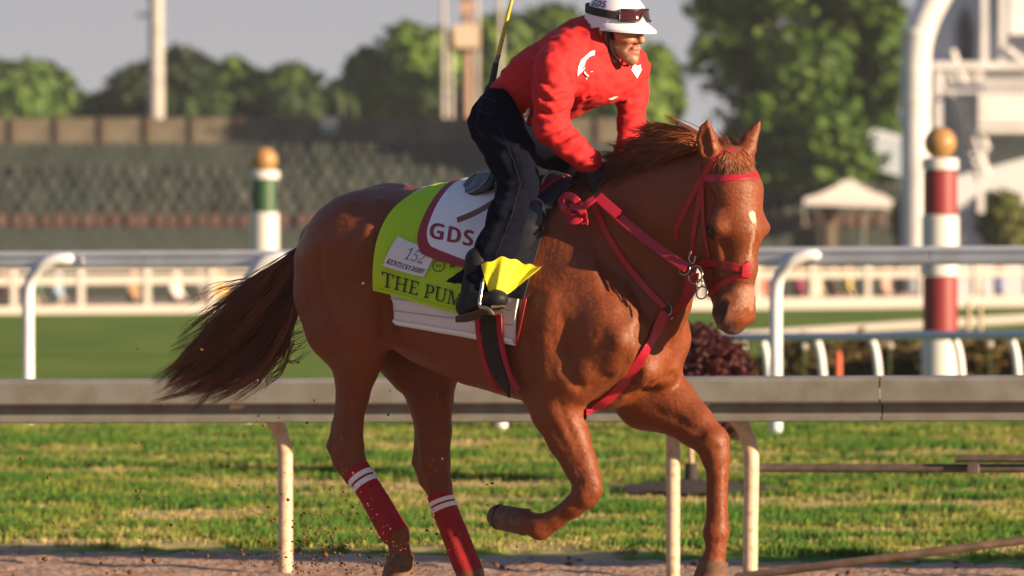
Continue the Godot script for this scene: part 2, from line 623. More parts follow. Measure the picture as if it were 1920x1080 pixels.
func coat(p: Vector3, n: Vector3) -> Color:
	var base := Color(.172, .043, .012)
	var t := noise.get_noise_3dv(p * 3.0)
	var t2 := noise2.get_noise_3dv(p * 26.0)
	base = base.lerp(Color(.115, .026, .008), clampf(.3 + t * .9, 0, 1) * .6)
	base = base.lerp(Color(.2, .058, .019), clampf(t2 * .6, 0, .4))
	# dust on the feet
	var dust := clampf((.2 - p.y) / .1 + t2 * .8, 0, 1)
	base = base.lerp(Color(.2, .1, .05), dust * .75)
	# muzzle, star and strip, in the head's axes
	var q := HEAD.affine_inverse() * p
	if q.y < .25 and q.y > -.8 and absf(q.z) < .2 and q.x > -.25 and q.x < .3:
		var m := clampf((-.5 - q.y) / .09 + t2 * .25, 0, 1) * clampf((q.x + .06) / .02, 0, 1) * clampf((.11 - q.x) / .02 + absf(q.z) * 8.0, 0, 1)
		base = base.lerp(Color(.085, .05, .04), m * .85)
		var nose := clampf((.045 - absf(q.z + .004) + t2 * .012) / .01, 0, 1) * clampf((q.y + .575 + t2 * .02) / .012, 0, 1) * clampf((-.475 - q.y) / .02, 0, 1) * clampf((q.x - .09) / .01, 0, 1)
		base = base.lerp(Color(.32, .17, .11), nose * .8)
		if q.x > .06:
			var star := Vector2((q.z - .002) / .014, (q.y + .225) / .03).length() + t2 * .5
			var strip := Vector2((q.z - .006 - t2 * .004) / .007, (q.y + .325) / .07).length() + t2 * .5
			base = base.lerp(Color(.55, .42, .34), clampf((1.0 - star) * 3.0, 0, .85))
			base = base.lerp(Color(.6, .42, .32), clampf((1.0 - strip) * 2.0, 0, .3))
		var eyep := Vector3(q.x - .05, q.y + .286, absf(q.z) - .098).length()
		base = base.lerp(Color(.02, .012, .01), clampf((.034 - eyep) / .01, 0, .92))
		var nos := Vector3(q.x - .078, (q.y + .58) * .7, absf(q.z) - .075).length()
		base = base.lerp(Color(.03, .02, .018), clampf((.033 - nos) / .008, 0, .92))
	return base

func horse() -> Node3D:
	horse_fields()
	var h := thing("racehorse", "glossy chestnut racehorse cantering with a lime green name cloth and red bridle", "horse", Vector3.ZERO, -YAW)
	var m := vmat("coat", .56, .42)
	m.normal_enabled = true
	var skin_relief := noise_tex(.009, 1024, [], 5, 6, true, 14.0)
	var rn: FastNoiseLite = skin_relief.noise
	rn.fractal_type = FastNoiseLite.FRACTAL_RIDGED
	rn.fractal_gain = .55
	rn.domain_warp_enabled = true
	rn.domain_warp_amplitude = 40.0
	rn.domain_warp_frequency = .01
	textured(m, null, 1.9, skin_relief, .42)
	m.roughness_texture = noise_tex(.02, 512, [[0.0, Color(.72, .72, .72)], [.5, Color(.95, .95, .95)], [1.0, Color(1, 1, 1)]], 15, 5)
	var cut := hp(1258, 440, .03)
	var side := Vector3(1, .12, 0).normalized()
	var am := ArrayMesh.new()
	var ba := coated(body.net(-side, -cut.dot(side) - .012, .95))
	var ha := coated(head.net(side, cut.dot(side) - .004))
	am.add_surface_from_arrays(Mesh.PRIMITIVE_TRIANGLES, ba)
	am.add_surface_from_arrays(Mesh.PRIMITIVE_TRIANGLES, ha)
	var fur := Shape.new()
	lay_coat(fur, ba, 125000, .013, side, cut.dot(side), -1.0)
	lay_coat(fur, ha, 26000, .008, side, cut.dot(side), 1.0)
	var fo := part("coat_hair", fur.made(), vmat("coat_hair", .5, .45), h)
	fo.set_meta("kind", "stuff")
	part("body", am, m, h)
	var eye := SphereMesh.new()
	eye.radius = .027
	eye.height = .054
	for s in [1.0, -1.0]:
		part("eye", eye, mat("horse_eye", Color(.015, .01, .008), .05), h, Transform3D(Basis(), HEAD * Vector3(.056, -.284, .09 * s)))
	var hm := textured(mat("hoof_horn", lin(.15, .085, .05), .7), noise_tex(.03, 256, [[0.0, Color(.6, .52, .45)], [.5, Color(.9, .85, .8)], [1.0, Color(1, 1, 1)]], 6), 3.0, noise_tex(.03, 256, [], 7, 4, true, 3.0), .3)
	hoof(h, hp(750, 1042, .13), hp(745, 1108, .13), .052, .07, hm)
	hoof(h, hp(899, 1120, -.13), hp(900, 1151, -.13), .052, .066, hm)
	hoof(h, hp(986, 979, .15), hp(934, 969, .15), .049, .047, hm, true)
	hoof(h, hp(1338, 1052, -.15), hp(1324, 1122, -.15), .054, .072, hm)
	return h

# short hair lying back along the body
func lay_coat(fur: Shape, arr: Array, count: int, length: float, side: Vector3, at_: float, keep: float) -> void:
	var vs: PackedVector3Array = arr[Mesh.ARRAY_VERTEX]
	var ns: PackedVector3Array = arr[Mesh.ARRAY_NORMAL]
	var cs: PackedColorArray = arr[Mesh.ARRAY_COLOR]
	for i in count:
		var k := rng.randi() % vs.size()
		var p := vs[k]
		if (p.dot(side) - at_) * keep < 0.0 and p.y > .95:
			continue
		var n := ns[k]
		var flow := Vector3(-.8, -.6, 0) if keep < 0.0 else Vector3(-.1, -1, 0)
		if p.y < .75:
			flow = Vector3(-.1, -1, 0)
		flow += Vector3(rng.randfn(0, .22), rng.randfn(0, .22), rng.randfn(0, .22))
		flow -= n * flow.dot(n)
		if flow.length() < .05:
			continue
		flow = flow.normalized()
		var s := flow.cross(n) * .0007
		p += Vector3(rng.randf_range(-.006, .006), rng.randf_range(-.006, .006), rng.randf_range(-.006, .006)) * .8
		p -= n * (n.dot(p - vs[k]) + .0004)
		var tip := p + flow * length * rng.randf_range(.6, 1.2) + n * rng.randf_range(.0012, .0028)
		var c := cs[k] * rng.randf_range(.7, 1.35)
		var nn := (n + flow * .15 + Vector3(rng.randfn(0, .12), rng.randfn(0, .12), rng.randfn(0, .12))).normalized()
		fur.tri(fur.point(p - s, nn, c), fur.point(p + s, nn, c), fur.point(tip, nn, c))

func hoof(parent: Node3D, top: Vector3, foot: Vector3, r0: float, r1: float, m: Material, packed := false) -> void:
	var s := Shape.new()
	var rads := [r0 * .8, r0 * 1.05, r0 * 1.0, lerpf(r0, r1, .5), r1, r1 * .9]
	var pts := []
	for t in [-.06, .0, .12, .5, .92, 1.0]:
		pts.append(top.lerp(foot, t))
	if packed:
		for e in [[1.12, .9], [1.26, .62], [1.33, .3]]:
			pts.append(top.lerp(foot, e[0]))
			rads.append(r1 * e[1])
	s.tube(pts, rads, 22)
	var shoe := Shape.new()
	var d := (foot - top).normalized()
	shoe.tube([foot - d * .004, foot + d * (.004 if packed else .008)], [r1 * 1.03, r1 * 1.0], 22)
	var o := part("hoof", s.made(), m, parent)
	part("shoe", shoe.made(), mat("shoe_steel", Color(.32, .3, .28), .5, .8), o)

# ---------- strips, tubes, sheets and lettering
class Shape:
	var v := PackedVector3Array()
	var n := PackedVector3Array()
	var c := PackedColorArray()
	var t := PackedInt32Array()
	var flat := false

	func point(p: Vector3, nn: Vector3, col := Color.WHITE) -> int:
		v.append(p)
		n.append(nn)
		c.append(col)
		return v.size() - 1

	func tri(a: int, b: int, d: int) -> void:
		t.append(a)
		t.append(b)
		t.append(d)

	func quad(a: int, b: int, d: int, e: int) -> void:
		t.append_array([a, b, d, a, d, e])

	# a flat-faced quad with a normal of its own
	func face(p0: Vector3, p1: Vector3, p2: Vector3, p3: Vector3, col := Color.WHITE) -> void:
		var nn := (p2 - p0).cross(p1 - p0)
		if nn.length_squared() < 1e-16:
			nn = (p3 - p0).cross(p2 - p0)
		nn = nn.normalized()
		quad(point(p0, nn, col), point(p1, nn, col), point(p2, nn, col), point(p3, nn, col))

	func box(lo: Vector3, hi: Vector3, fr := Transform3D.IDENTITY, col := Color.WHITE) -> void:
		var q := []
		for i in 8:
			q.append(fr * Vector3(hi.x if i & 1 else lo.x, hi.y if i & 2 else lo.y, hi.z if i & 4 else lo.z))
		for f in [[0, 1, 3, 2], [5, 4, 6, 7], [4, 0, 2, 6], [1, 5, 7, 3], [2, 3, 7, 6], [4, 5, 1, 0]]:
			face(q[f[0]], q[f[1]], q[f[2]], q[f[3]], col)

	# a box with its long edges cut back
	func bar(lo: Vector3, hi: Vector3, bevel: float, fr := Transform3D.IDENTITY, col := Color.WHITE) -> void:
		var pts := []
		for s in [[lo.y, lo.z, 1, 1], [hi.y, lo.z, -1, 1], [hi.y, hi.z, -1, -1], [lo.y, hi.z, 1, -1]]:
			var a := Vector2(s[0] + bevel * s[2], s[1])
			var b := Vector2(s[0], s[1] + bevel * s[3])
			if s[2] * s[3] > 0:
				pts.append(a if s[2] > 0 and false else b)
				pts.append(a)
			else:
				pts.append(a)
				pts.append(b)
		prism(pts, lo.x, hi.x, fr, col)

	# an outline in (y, z) drawn out along x
	func prism(pts: Array, x0: float, x1: float, fr := Transform3D.IDENTITY, col := Color.WHITE, caps := true) -> void:
		var k := pts.size()
		for i in k:
			var a: Vector2 = pts[i]
			var b: Vector2 = pts[(i + 1) % k]
			face(fr * Vector3(x0, a.x, a.y), fr * Vector3(x1, a.x, a.y), fr * Vector3(x1, b.x, b.y), fr * Vector3(x0, b.x, b.y), col)
		if caps:
			for x in [x0, x1]:
				var nn := (fr.basis * Vector3(-1 if x == x0 else 1, 0, 0)).normalized()
				var ids := []
				for p in pts:
					ids.append(point(fr * Vector3(x, p.x, p.y), nn, col))
				for i in range(1, k - 1):
					tri(ids[0], ids[i], ids[i + 1])

	# round tube along points; radii a number or one per point
	func tube(pts: Array, rads, sides_ := 8, col := Color.WHITE, caps := true, squash := 1.0) -> void:
		var up := Vector3(0.13, 0.97, 0.21)
		var was := []
		for i in pts.size():
			var d: Vector3 = pts[mini(i + 1, pts.size() - 1)] - pts[maxi(i - 1, 0)]
			d = d.normalized()
			var x := d.cross(up)
			if x.length() < 0.05:
				x = d.cross(Vector3(1, 0, 0))
			x = x.normalized()
			var y := x.cross(d)
			up = y
			var r: float = rads[i] if rads is Array else rads
			var ring := []
			for s in sides_:
				var a := TAU * s / sides_
				var nn := x * cos(a) + y * sin(a)
				ring.append(point(pts[i] + x * (cos(a) * r) + y * (sin(a) * r * squash), nn, col))
			if was.size():
				for s in sides_:
					var s2 := (s + 1) % sides_
					quad(was[s], was[s2], ring[s2], ring[s])
			was = ring
			if caps and (i == 0 or i == pts.size() - 1):
				var nn := -d if i == 0 else d
				var ids := []
				for s in sides_:
					ids.append(point(v[ring[s]], nn, col))
				for s in range(1, sides_ - 1):
					tri(ids[0], ids[s], ids[s + 1])

	# a profile of [radius, height] turned about y
	func lathe(prof: Array, seg := 20, fr := Transform3D.IDENTITY, col := Color.WHITE) -> void:
		var rows := []
		for i in prof.size():
			var a: Array = prof[maxi(i - 1, 0)]
			var b: Array = prof[mini(i + 1, prof.size() - 1)]
			var sl := Vector2(b[1] - a[1], a[0] - b[0]).normalized()
			var row := []
			for s in seg + 1:
				var an := TAU * s / seg
				row.append(point(fr * Vector3(cos(an) * prof[i][0], prof[i][1], sin(an) * prof[i][0]), (fr.basis * Vector3(cos(an) * sl.x, sl.y, sin(an) * sl.x)).normalized(), col))
			rows.append(row)
		for i in rows.size() - 1:
			for s in seg:
				quad(rows[i][s], rows[i][s + 1], rows[i + 1][s + 1], rows[i + 1][s])

	# a band with thickness: centres, face normals, half width (a number or one per point)
	func band(pts: Array, nrm: Array, half, thick: float, col := Color.WHITE) -> void:
		var was := []
		for i in pts.size():
			var d: Vector3 = (pts[mini(i + 1, pts.size() - 1)] - pts[maxi(i - 1, 0)]).normalized()
			var nn: Vector3 = nrm[i]
			var s := d.cross(nn).normalized()
			nn = s.cross(d).normalized()
			var hw: float = half[i] if half is Array else half
			var row := [pts[i] - s * hw, pts[i] - s * hw + nn * thick * .8, pts[i] - s * hw * .85 + nn * thick, pts[i] + s * hw * .85 + nn * thick, pts[i] + s * hw + nn * thick * .8, pts[i] + s * hw]
			var ids := []
			var ns := [-s, (-s + nn).normalized(), nn, nn, (s + nn).normalized(), s]
			for k in 6:
				ids.append(point(row[k], ns[k], col))
			if was.size():
				for k in 5:
					quad(was[k], was[k + 1], ids[k + 1], ids[k])
				quad(was[5], was[0], ids[0], ids[5])
			was = ids

	func sheet(rows: Array, cols := []) -> void:
		var ids := []
		for r in rows.size():
			var row := []
			for k in rows[r].size():
				var px: Vector3 = rows[r][mini(k + 1, rows[r].size() - 1)] - rows[r][maxi(k - 1, 0)]
				var py: Vector3 = rows[mini(r + 1, rows.size() - 1)][k] - rows[maxi(r - 1, 0)][k]
				row.append(point(rows[r][k], py.cross(px).normalized(), cols[r][k] if cols.size() else Color.WHITE))
			ids.append(row)
		for r in rows.size() - 1:
			for k in rows[r].size() - 1:
				quad(ids[r][k], ids[r][k + 1], ids[r + 1][k + 1], ids[r + 1][k])

	func made(turn := true) -> ArrayMesh:
		if turn:
			for i in range(0, t.size(), 3):
				var a := t[i]
				var b := t[i + 1]
				var d := t[i + 2]
				if (v[d] - v[a]).cross(v[b] - v[a]).dot(n[a] + n[b] + n[d]) < 0.0:
					t[i + 1] = d
					t[i + 2] = b
		var arr := []
		arr.resize(Mesh.ARRAY_MAX)
		arr[Mesh.ARRAY_VERTEX] = v
		arr[Mesh.ARRAY_NORMAL] = n
		arr[Mesh.ARRAY_COLOR] = c
		arr[Mesh.ARRAY_INDEX] = t
		var am := ArrayMesh.new()
		am.add_surface_from_arrays(Mesh.PRIMITIVE_TRIANGLES, arr)
		return am

func curve(pts: Array, per := 6) -> Array:
	var out := []
	for i in pts.size() - 1:
		var p0: Vector3 = pts[maxi(i - 1, 0)]
		var p1: Vector3 = pts[i]
		var p2: Vector3 = pts[i + 1]
		var p3: Vector3 = pts[mini(i + 2, pts.size() - 1)]
		for k in per:
			out.append(p1.cubic_interpolate(p2, p0, p3, float(k) / per))
	out.append(pts[pts.size() - 1])
	return out

# where a line of sight meets the horse, in the horse's axes: [place, normal], or []
func on_horse(u: float, v: float, lift := 0.0) -> Array:
	var d := sight(u, v).normalized()
	var from := to_h(CAM + d * 18.2)
	var dir := to_h(d)
	var a := head.hit(from, dir, 2.6, lift)
	var b := body.hit(from, dir, 2.6, lift)
	if a != Vector3.INF and (b == Vector3.INF or (a - from).length() < (b - from).length() + .02):
		return [a, head.slope(a)]
	if b != Vector3.INF:
		return [b, body.slope(b)]
	return []

# a strap laid over the horse along points [u, v]; points [u, v, w] hang free on that plane unless the horse is in the way
func strap(pts: Array, half: float, thick: float, lift := .003) -> Shape:
	var px := []
	for p in pts:
		px.append(Vector3(p[0], p[1], p[2] if p.size() > 2 else -9.0))
	var raw := []
	var nrm := []
	for i in px.size() - 1:
		var a: Vector3 = px[i]
		var b: Vector3 = px[i + 1]
		var steps := maxi(2, int(Vector2(b.x - a.x, b.y - a.y).length() / 8.0))
		for k in steps + (1 if i == px.size() - 2 else 0):
			var t := float(k) / steps
			var m := a.cubic_interpolate(b, px[maxi(i - 1, 0)], px[mini(i + 2, px.size() - 1)], t)
			var w := lerpf(a.z, b.z, t)
			var hit := on_horse(m.x, m.y, lift)
			if a.z > -5.0 and b.z > -5.0:
				var q := hp(m.x, m.y, w)
				if hit.size() == 0 or hit[0].z < q.z:
					raw.append(q)
					nrm.append(Vector3(.3, .25, .92).normalized())
					continue
			if hit.size():
				raw.append(hit[0])
				nrm.append(hit[1])
	# ease out steps in depth
	for pass_ in 2:
		for i in range(1, raw.size() - 1):
			raw[i] = (raw[i - 1] + raw[i] * 2.0 + raw[i + 1]) / 4.0
			nrm[i] = (nrm[i - 1] + nrm[i] * 2.0 + nrm[i + 1]).normalized()
	var s := Shape.new()
	s.band(raw, nrm, half, thick)
	return s

func word(text: String, serif := false, bold := false, italic := false) -> ArrayMesh:
	var f := SystemFont.new()
	f.font_names = PackedStringArray(["Droid Serif" if serif else "Droid Sans"])
	f.font_weight = 700 if bold else 400
	f.font_italic = italic
	var t := TextMesh.new()
	t.font = f
	t.text = text
	t.font_size = 64
	t.pixel_size = .01
	t.depth = 0.0
	t.curve_step = 4.0
	t.horizontal_alignment = HORIZONTAL_ALIGNMENT_LEFT
	t.vertical_alignment = VERTICAL_ALIGNMENT_BOTTOM
	var am := ArrayMesh.new()
	am.add_surface_from_arrays(Mesh.PRIMITIVE_TRIANGLES, t.get_mesh_arrays())
	return am

# ---------- mane, tail and forelock
func strand(s: Shape, pts: Array, r0: float, col: Color) -> void:
	var c := curve(pts, 4)
	var rads := []
	var k := c.size()
	for i in k:
		var t := float(i) / (k - 1)
		rads.append(r0 * (1.0 - t * t * .9) * (.55 + .45 * minf(1.0, t * 6.0)))
	s.tube(c, rads, 3, col, false)

func wob(a: float) -> Vector3:
	return Vector3(rng.randfn(0, a), rng.randfn(0, a), rng.randfn(0, a))

func tail_mesh() -> ArrayMesh:
	var s := Shape.new()
	var top := [[572, 452], [528, 488], [470, 530], [405, 590], [326, 676], [262, 728]]
	var low := [[566, 500], [553, 566], [532, 628], [490, 690], [420, 728], [330, 748]]
	for lock in 115:
		var f := pow(rng.randf(), .85)
		var w := rng.randfn(0, .032) - .01
		var len_ := rng.randf_range(.66, 1.0)
		var drift := wob(.026)
		var curl := wob(.016)
		var ph := rng.randf() * 6.0
		var guide := []
		for i in top.size():
			var t := i / 5.0
			var tt := t * len_ * 5.0
			var a := mini(int(tt), 4)
			var q := tt - a
			var pu := lerpf(lerpf(top[a][0], low[a][0], f), lerpf(top[a + 1][0], low[a + 1][0], f), q)
			var pv := lerpf(lerpf(top[a][1], low[a][1], f), lerpf(top[a + 1][1], low[a + 1][1], f), q)
			var sp := sin(minf(1.0, t * 1.15) * PI * .85) * 1.0 + .12
			guide.append(hp(pu, pv, -.03 + w * sp) + drift * t * t * 1.5 + curl * sin(t * 5.0 + ph) * t)
		var tone := rng.randf()
		for n in 22:
			var side := wob(.011)
			var end := wob(.007)
			var pts := []
			var cut := rng.randf_range(.8, 1.0)
			for i in guide.size():
				var t := i / 5.0
				var g: Vector3 = guide[i] if i < 5 else guide[4].lerp(guide[5], cut)
				pts.append(g + side * sin(t * PI * .9) + end * t * t + wob(.0012))
			strand(s, pts, rng.randf_range(.0013, .0028), Color(.09, .027, .014).lerp(Color(.27, .085, .036), clampf(tone * tone + rng.randfn(0, .15), 0, 1)))
	# flyaway locks
	for n in 90:
		var st := rng.randi_range(0, 2)
		var pts := []
		if st == 0:
			var y0 := rng.randf_range(520, 600)
			pts = [[500 - (y0 - 520) * .2, y0], [450, y0 + 5], [400 + rng.randf_range(-10, 10), y0 + 20], [350 + rng.randf_range(-20, 30), y0 + rng.randf_range(30, 62)]]
		elif st == 1:
			var y1 := rng.randf_range(580, 660)
			pts = [[520, y1], [542, y1 + 22], [562, y1 + 16], [585 + rng.randf_range(-10, 8), y1 - 4 + rng.randf_range(-10, 14)]]
		else:
			var y2 := rng.randf_range(640, 690)
			pts = [[548, y2 - 40], [530, y2 + 10], [506, y2 + 32], [480 + rng.randf_range(-12, 20), y2 + rng.randf_range(40, 62)]]
		var q := []
		for p in pts:
			q.append(hp(p[0], p[1], rng.randfn(-.03, .02)) + wob(.006))
		strand(s, q, .0018, Color(.16, .05, .022))
	return s.made()

func mane_mesh() -> ArrayMesh:
	var s := Shape.new()
	var crest := [[1334, 276], [1300, 284], [1260, 296], [1216, 308], [1172, 322], [1128, 338], [1096, 352]]
	# tip offsets for hair that flies up and back, and for hair lying on the near side
	var fly := [[-116, -54], [-112, -58], [-90, -52], [-94, -26], [-84, -2], [-54, 4], [-26, 6]]
	var lie := [[-76, 16], [-84, 24], [-84, 36], [-82, 44], [-66, 52], [-40, 50], [-16, 40]]
	for lock in 190:
		var t := rng.randf() * 5.999
		if lock < 60:
			t = rng.randf() * 2.6
		var a := int(t)
		var q := t - a
		var u := lerpf(crest[a][0], crest[a + 1][0], q)
		var v := lerpf(crest[a][1], crest[a + 1][1], q)
		var f := rng.randf()
		var du := lerpf(lerpf(fly[a][0], fly[a + 1][0], q), lerpf(lie[a][0], lie[a + 1][0], q), f) * rng.randf_range(.8, 1.1)
		var dv := lerpf(lerpf(fly[a][1], fly[a + 1][1], q), lerpf(lie[a][1], lie[a + 1][1], q), f) * rng.randf_range(.85, 1.15) + rng.randfn(0, 8)
		var w0 := lerpf(.055, .01, t / 6.0) + rng.randf_range(-.012, .02)
		var out := lerpf(.02, .085, f)
		var bow := lerpf(-20.0, -12.0, f)
		var g0 := hp(u, v + rng.randf_range(0, 12), w0)
		var g1 := hp(u + du * .3, v + dv * .22 + bow * .8, w0 + out * .55) + wob(.004)
		var g2 := hp(u + du * .66, v + dv * .6 + bow * .6, w0 + out * .9) + wob(.006)
		var g3 := hp(u + du, v + dv, w0 + out) + wob(.008)
		var tone := clampf(1.0 - t / 3.6 + rng.randfn(0, .2), 0, 1)
		for n in 17:
			var r := wob(.009)
			var e := wob(.006)
			var cut := rng.randf_range(.55, 1.0)
			strand(s, [g0 + Vector3(r.x * 1.6, r.y * .3, r.z * .4), g1 + r, g2 + r * .7 + e * .5, g2.lerp(g3, cut) + r * .3 + e], rng.randf_range(.0011, .0024), Color(.075, .019, .009).lerp(Color(.27, .075, .022), clampf(tone + rng.randfn(0, .12), 0, 1)))
	return s.made()

func forelock_mesh() -> ArrayMesh:
	var s := Shape.new()
	for n in 420:
		var u := 1378.0 + rng.randfn(0, 9)
		var v := 282.0 + rng.randf_range(-4, 6)
		var side := rng.randf_range(-1, 1)
		var eu := 1382 + side * 42.0 + rng.randfn(0, 4)
		var ev := 326 + absf(side) * -6 + rng.randf_range(-12, 6)
		var pts := []
		for i in 5:
			var t := i / 4.0
			var m := on_horse(lerpf(u, eu, pow(t, .8)), lerpf(v, ev, t), .004 + .012 * sin(t * 3.0) * rng.randf_range(.4, 1.2))
			if m.size():
				pts.append(m[0])
		if pts.size() > 3:
			strand(s, pts, rng.randf_range(.0016, .0028), Color(.16, .042, .014).lerp(Color(.26, .09, .03), rng.randf()))
	# the tuft that stands behind the ears
	for n in 160:
		var p0 := HEAD * Vector3(-.03 + rng.randfn(0, .012), .0, rng.randfn(0, .03))
		var e := p0 + Vector3(-.05, .05, 0) + wob(.014)
		strand(s, [p0, p0.lerp(e, .5) + Vector3(.0, .014, 0), e], .002, Color(.15, .04, .013))
	return s.made()

# ---------- what the horse wears
func hnode(called: String, label: String, category: String, group := "") -> Node3D:
	return thing(called, label, category, Vector3.ZERO, -YAW, group)

# a place on the barrel: l metres along the horse, fi radians down from the spine
func barrel(l: float, fi: float, lift: float) -> Vector3:
	var d := Vector3(0, cos(fi), sin(fi))
	var c := Vector3(l, 1.2, 0)
	var p := body.hit(c + d * .75, -d, .74, lift)
	return p if p != Vector3.INF else c + d * .3

func lfi(u: float, v: float) -> Vector2:
	var h := on_horse(u, v, .015)
	if h.size() == 0:
		return Vector2(hp(u, v, .25).x, 1.5)
	var p: Vector3 = h[0]
	return Vector2(p.x, atan2(p.z, p.y - 1.2))

# a cloth over the back, both sides alike: spine ends and hem ends given by sight lines on the near side
func cloth_rows(rear_top: float, front_top: float, rear_hem: Vector2, front_hem: Vector2, lift: float, round_ := 0.0, na := 30, nb := 44, flare := 0.0, ripple := 0.0) -> Array:
	var rows := []
	for j in nb + 1:
		var b := -1.0 + 2.0 * j / nb
		var ab := absf(b)
		var row := []
		for i in na + 1:
			var a := float(i) / na
			var inset := 0.0
			if round_ > 0.0 and ab > 1.0 - round_:
				var q := (ab - 1.0 + round_) / round_
				inset = (1.0 - sqrt(maxf(0.0, 1.0 - q * q))) * .07
			var lr := lerpf(rear_top, rear_hem.x, pow(ab, .8)) + inset
			var lf := lerpf(front_top, front_hem.x, pow(ab, .9)) - inset
			var hem := lerpf(rear_hem.y, front_hem.y, a)
			var up := lift + flare * pow(ab, 4.0) + ripple * sin(a * 19.0 + ab * 3.0) * ab * ab
			row.append(barrel(lerpf(lr, lf, a), b * hem, up))
		rows.append(row)
	return rows

func slab(rows: Array, thick: float) -> Shape:
	var s := Shape.new()
	s.sheet(rows)
	var under := []
	var k := 0
	for r in rows:
		var row := []
		for p in r:
			row.append(p - s.n[k] * thick)
			k += 1
		under.append(row)
	# which way the sheet faces: outwards from the barrel
	var mid: Vector3 = rows[rows.size() / 4][2]
	var flip := s.n[(rows.size() / 4) * rows[0].size() + 2].dot(Vector3(0, mid.y - 1.2, mid.z)) < 0.0
	if flip:
		for i in s.n.size():
			s.n[i] = -s.n[i]
		for r in under.size():
			for c in under[r].size():
				under[r][c] = rows[r][c] * 2.0 - under[r][c]
	var rim := Shape.new()
	var nr := rows.size() - 1
	var nc: int = rows[0].size() - 1
	for i in nr:
		s.face(rows[i][0], rows[i + 1][0], under[i + 1][0], under[i][0])
		s.face(rows[i + 1][nc], rows[i][nc], under[i][nc], under[i + 1][nc])
	for i in nc:
		s.face(rows[0][i + 1], rows[0][i], under[0][i], under[0][i + 1])
		s.face(rows[nr][i], rows[nr][i + 1], under[nr][i + 1], under[nr][i])
	return s

# lettering laid on the barrel: baseline from a to b, cap height up to c
func lettering(text: String, a: Vector2, b: Vector2, c: Vector2, lift: float, serif := false, bold := false, italic := false) -> ArrayMesh:
	var arr := word(text, serif, bold, italic).surface_get_arrays(0)
	var vs: PackedVector3Array = arr[Mesh.ARRAY_VERTEX]
	var lo := vs[0]
	var hi := vs[0]
	for p in vs:
		lo = lo.min(p)
		hi = hi.max(p)
	var s := Shape.new()
	var idx: PackedInt32Array = arr[Mesh.ARRAY_INDEX]
	for p in vs:
		var x := (p.x - lo.x) / (hi.x - lo.x)
		var y := (p.y - lo.y) / (hi.y - lo.y)
		var q := a + (b - a) * x + (c - a) * y
		var w := barrel(q.x, q.y, lift)
		s.point(w, (w - Vector3(w.x, 1.2, 0)).normalized())
	s.t = idx
	return s.made()

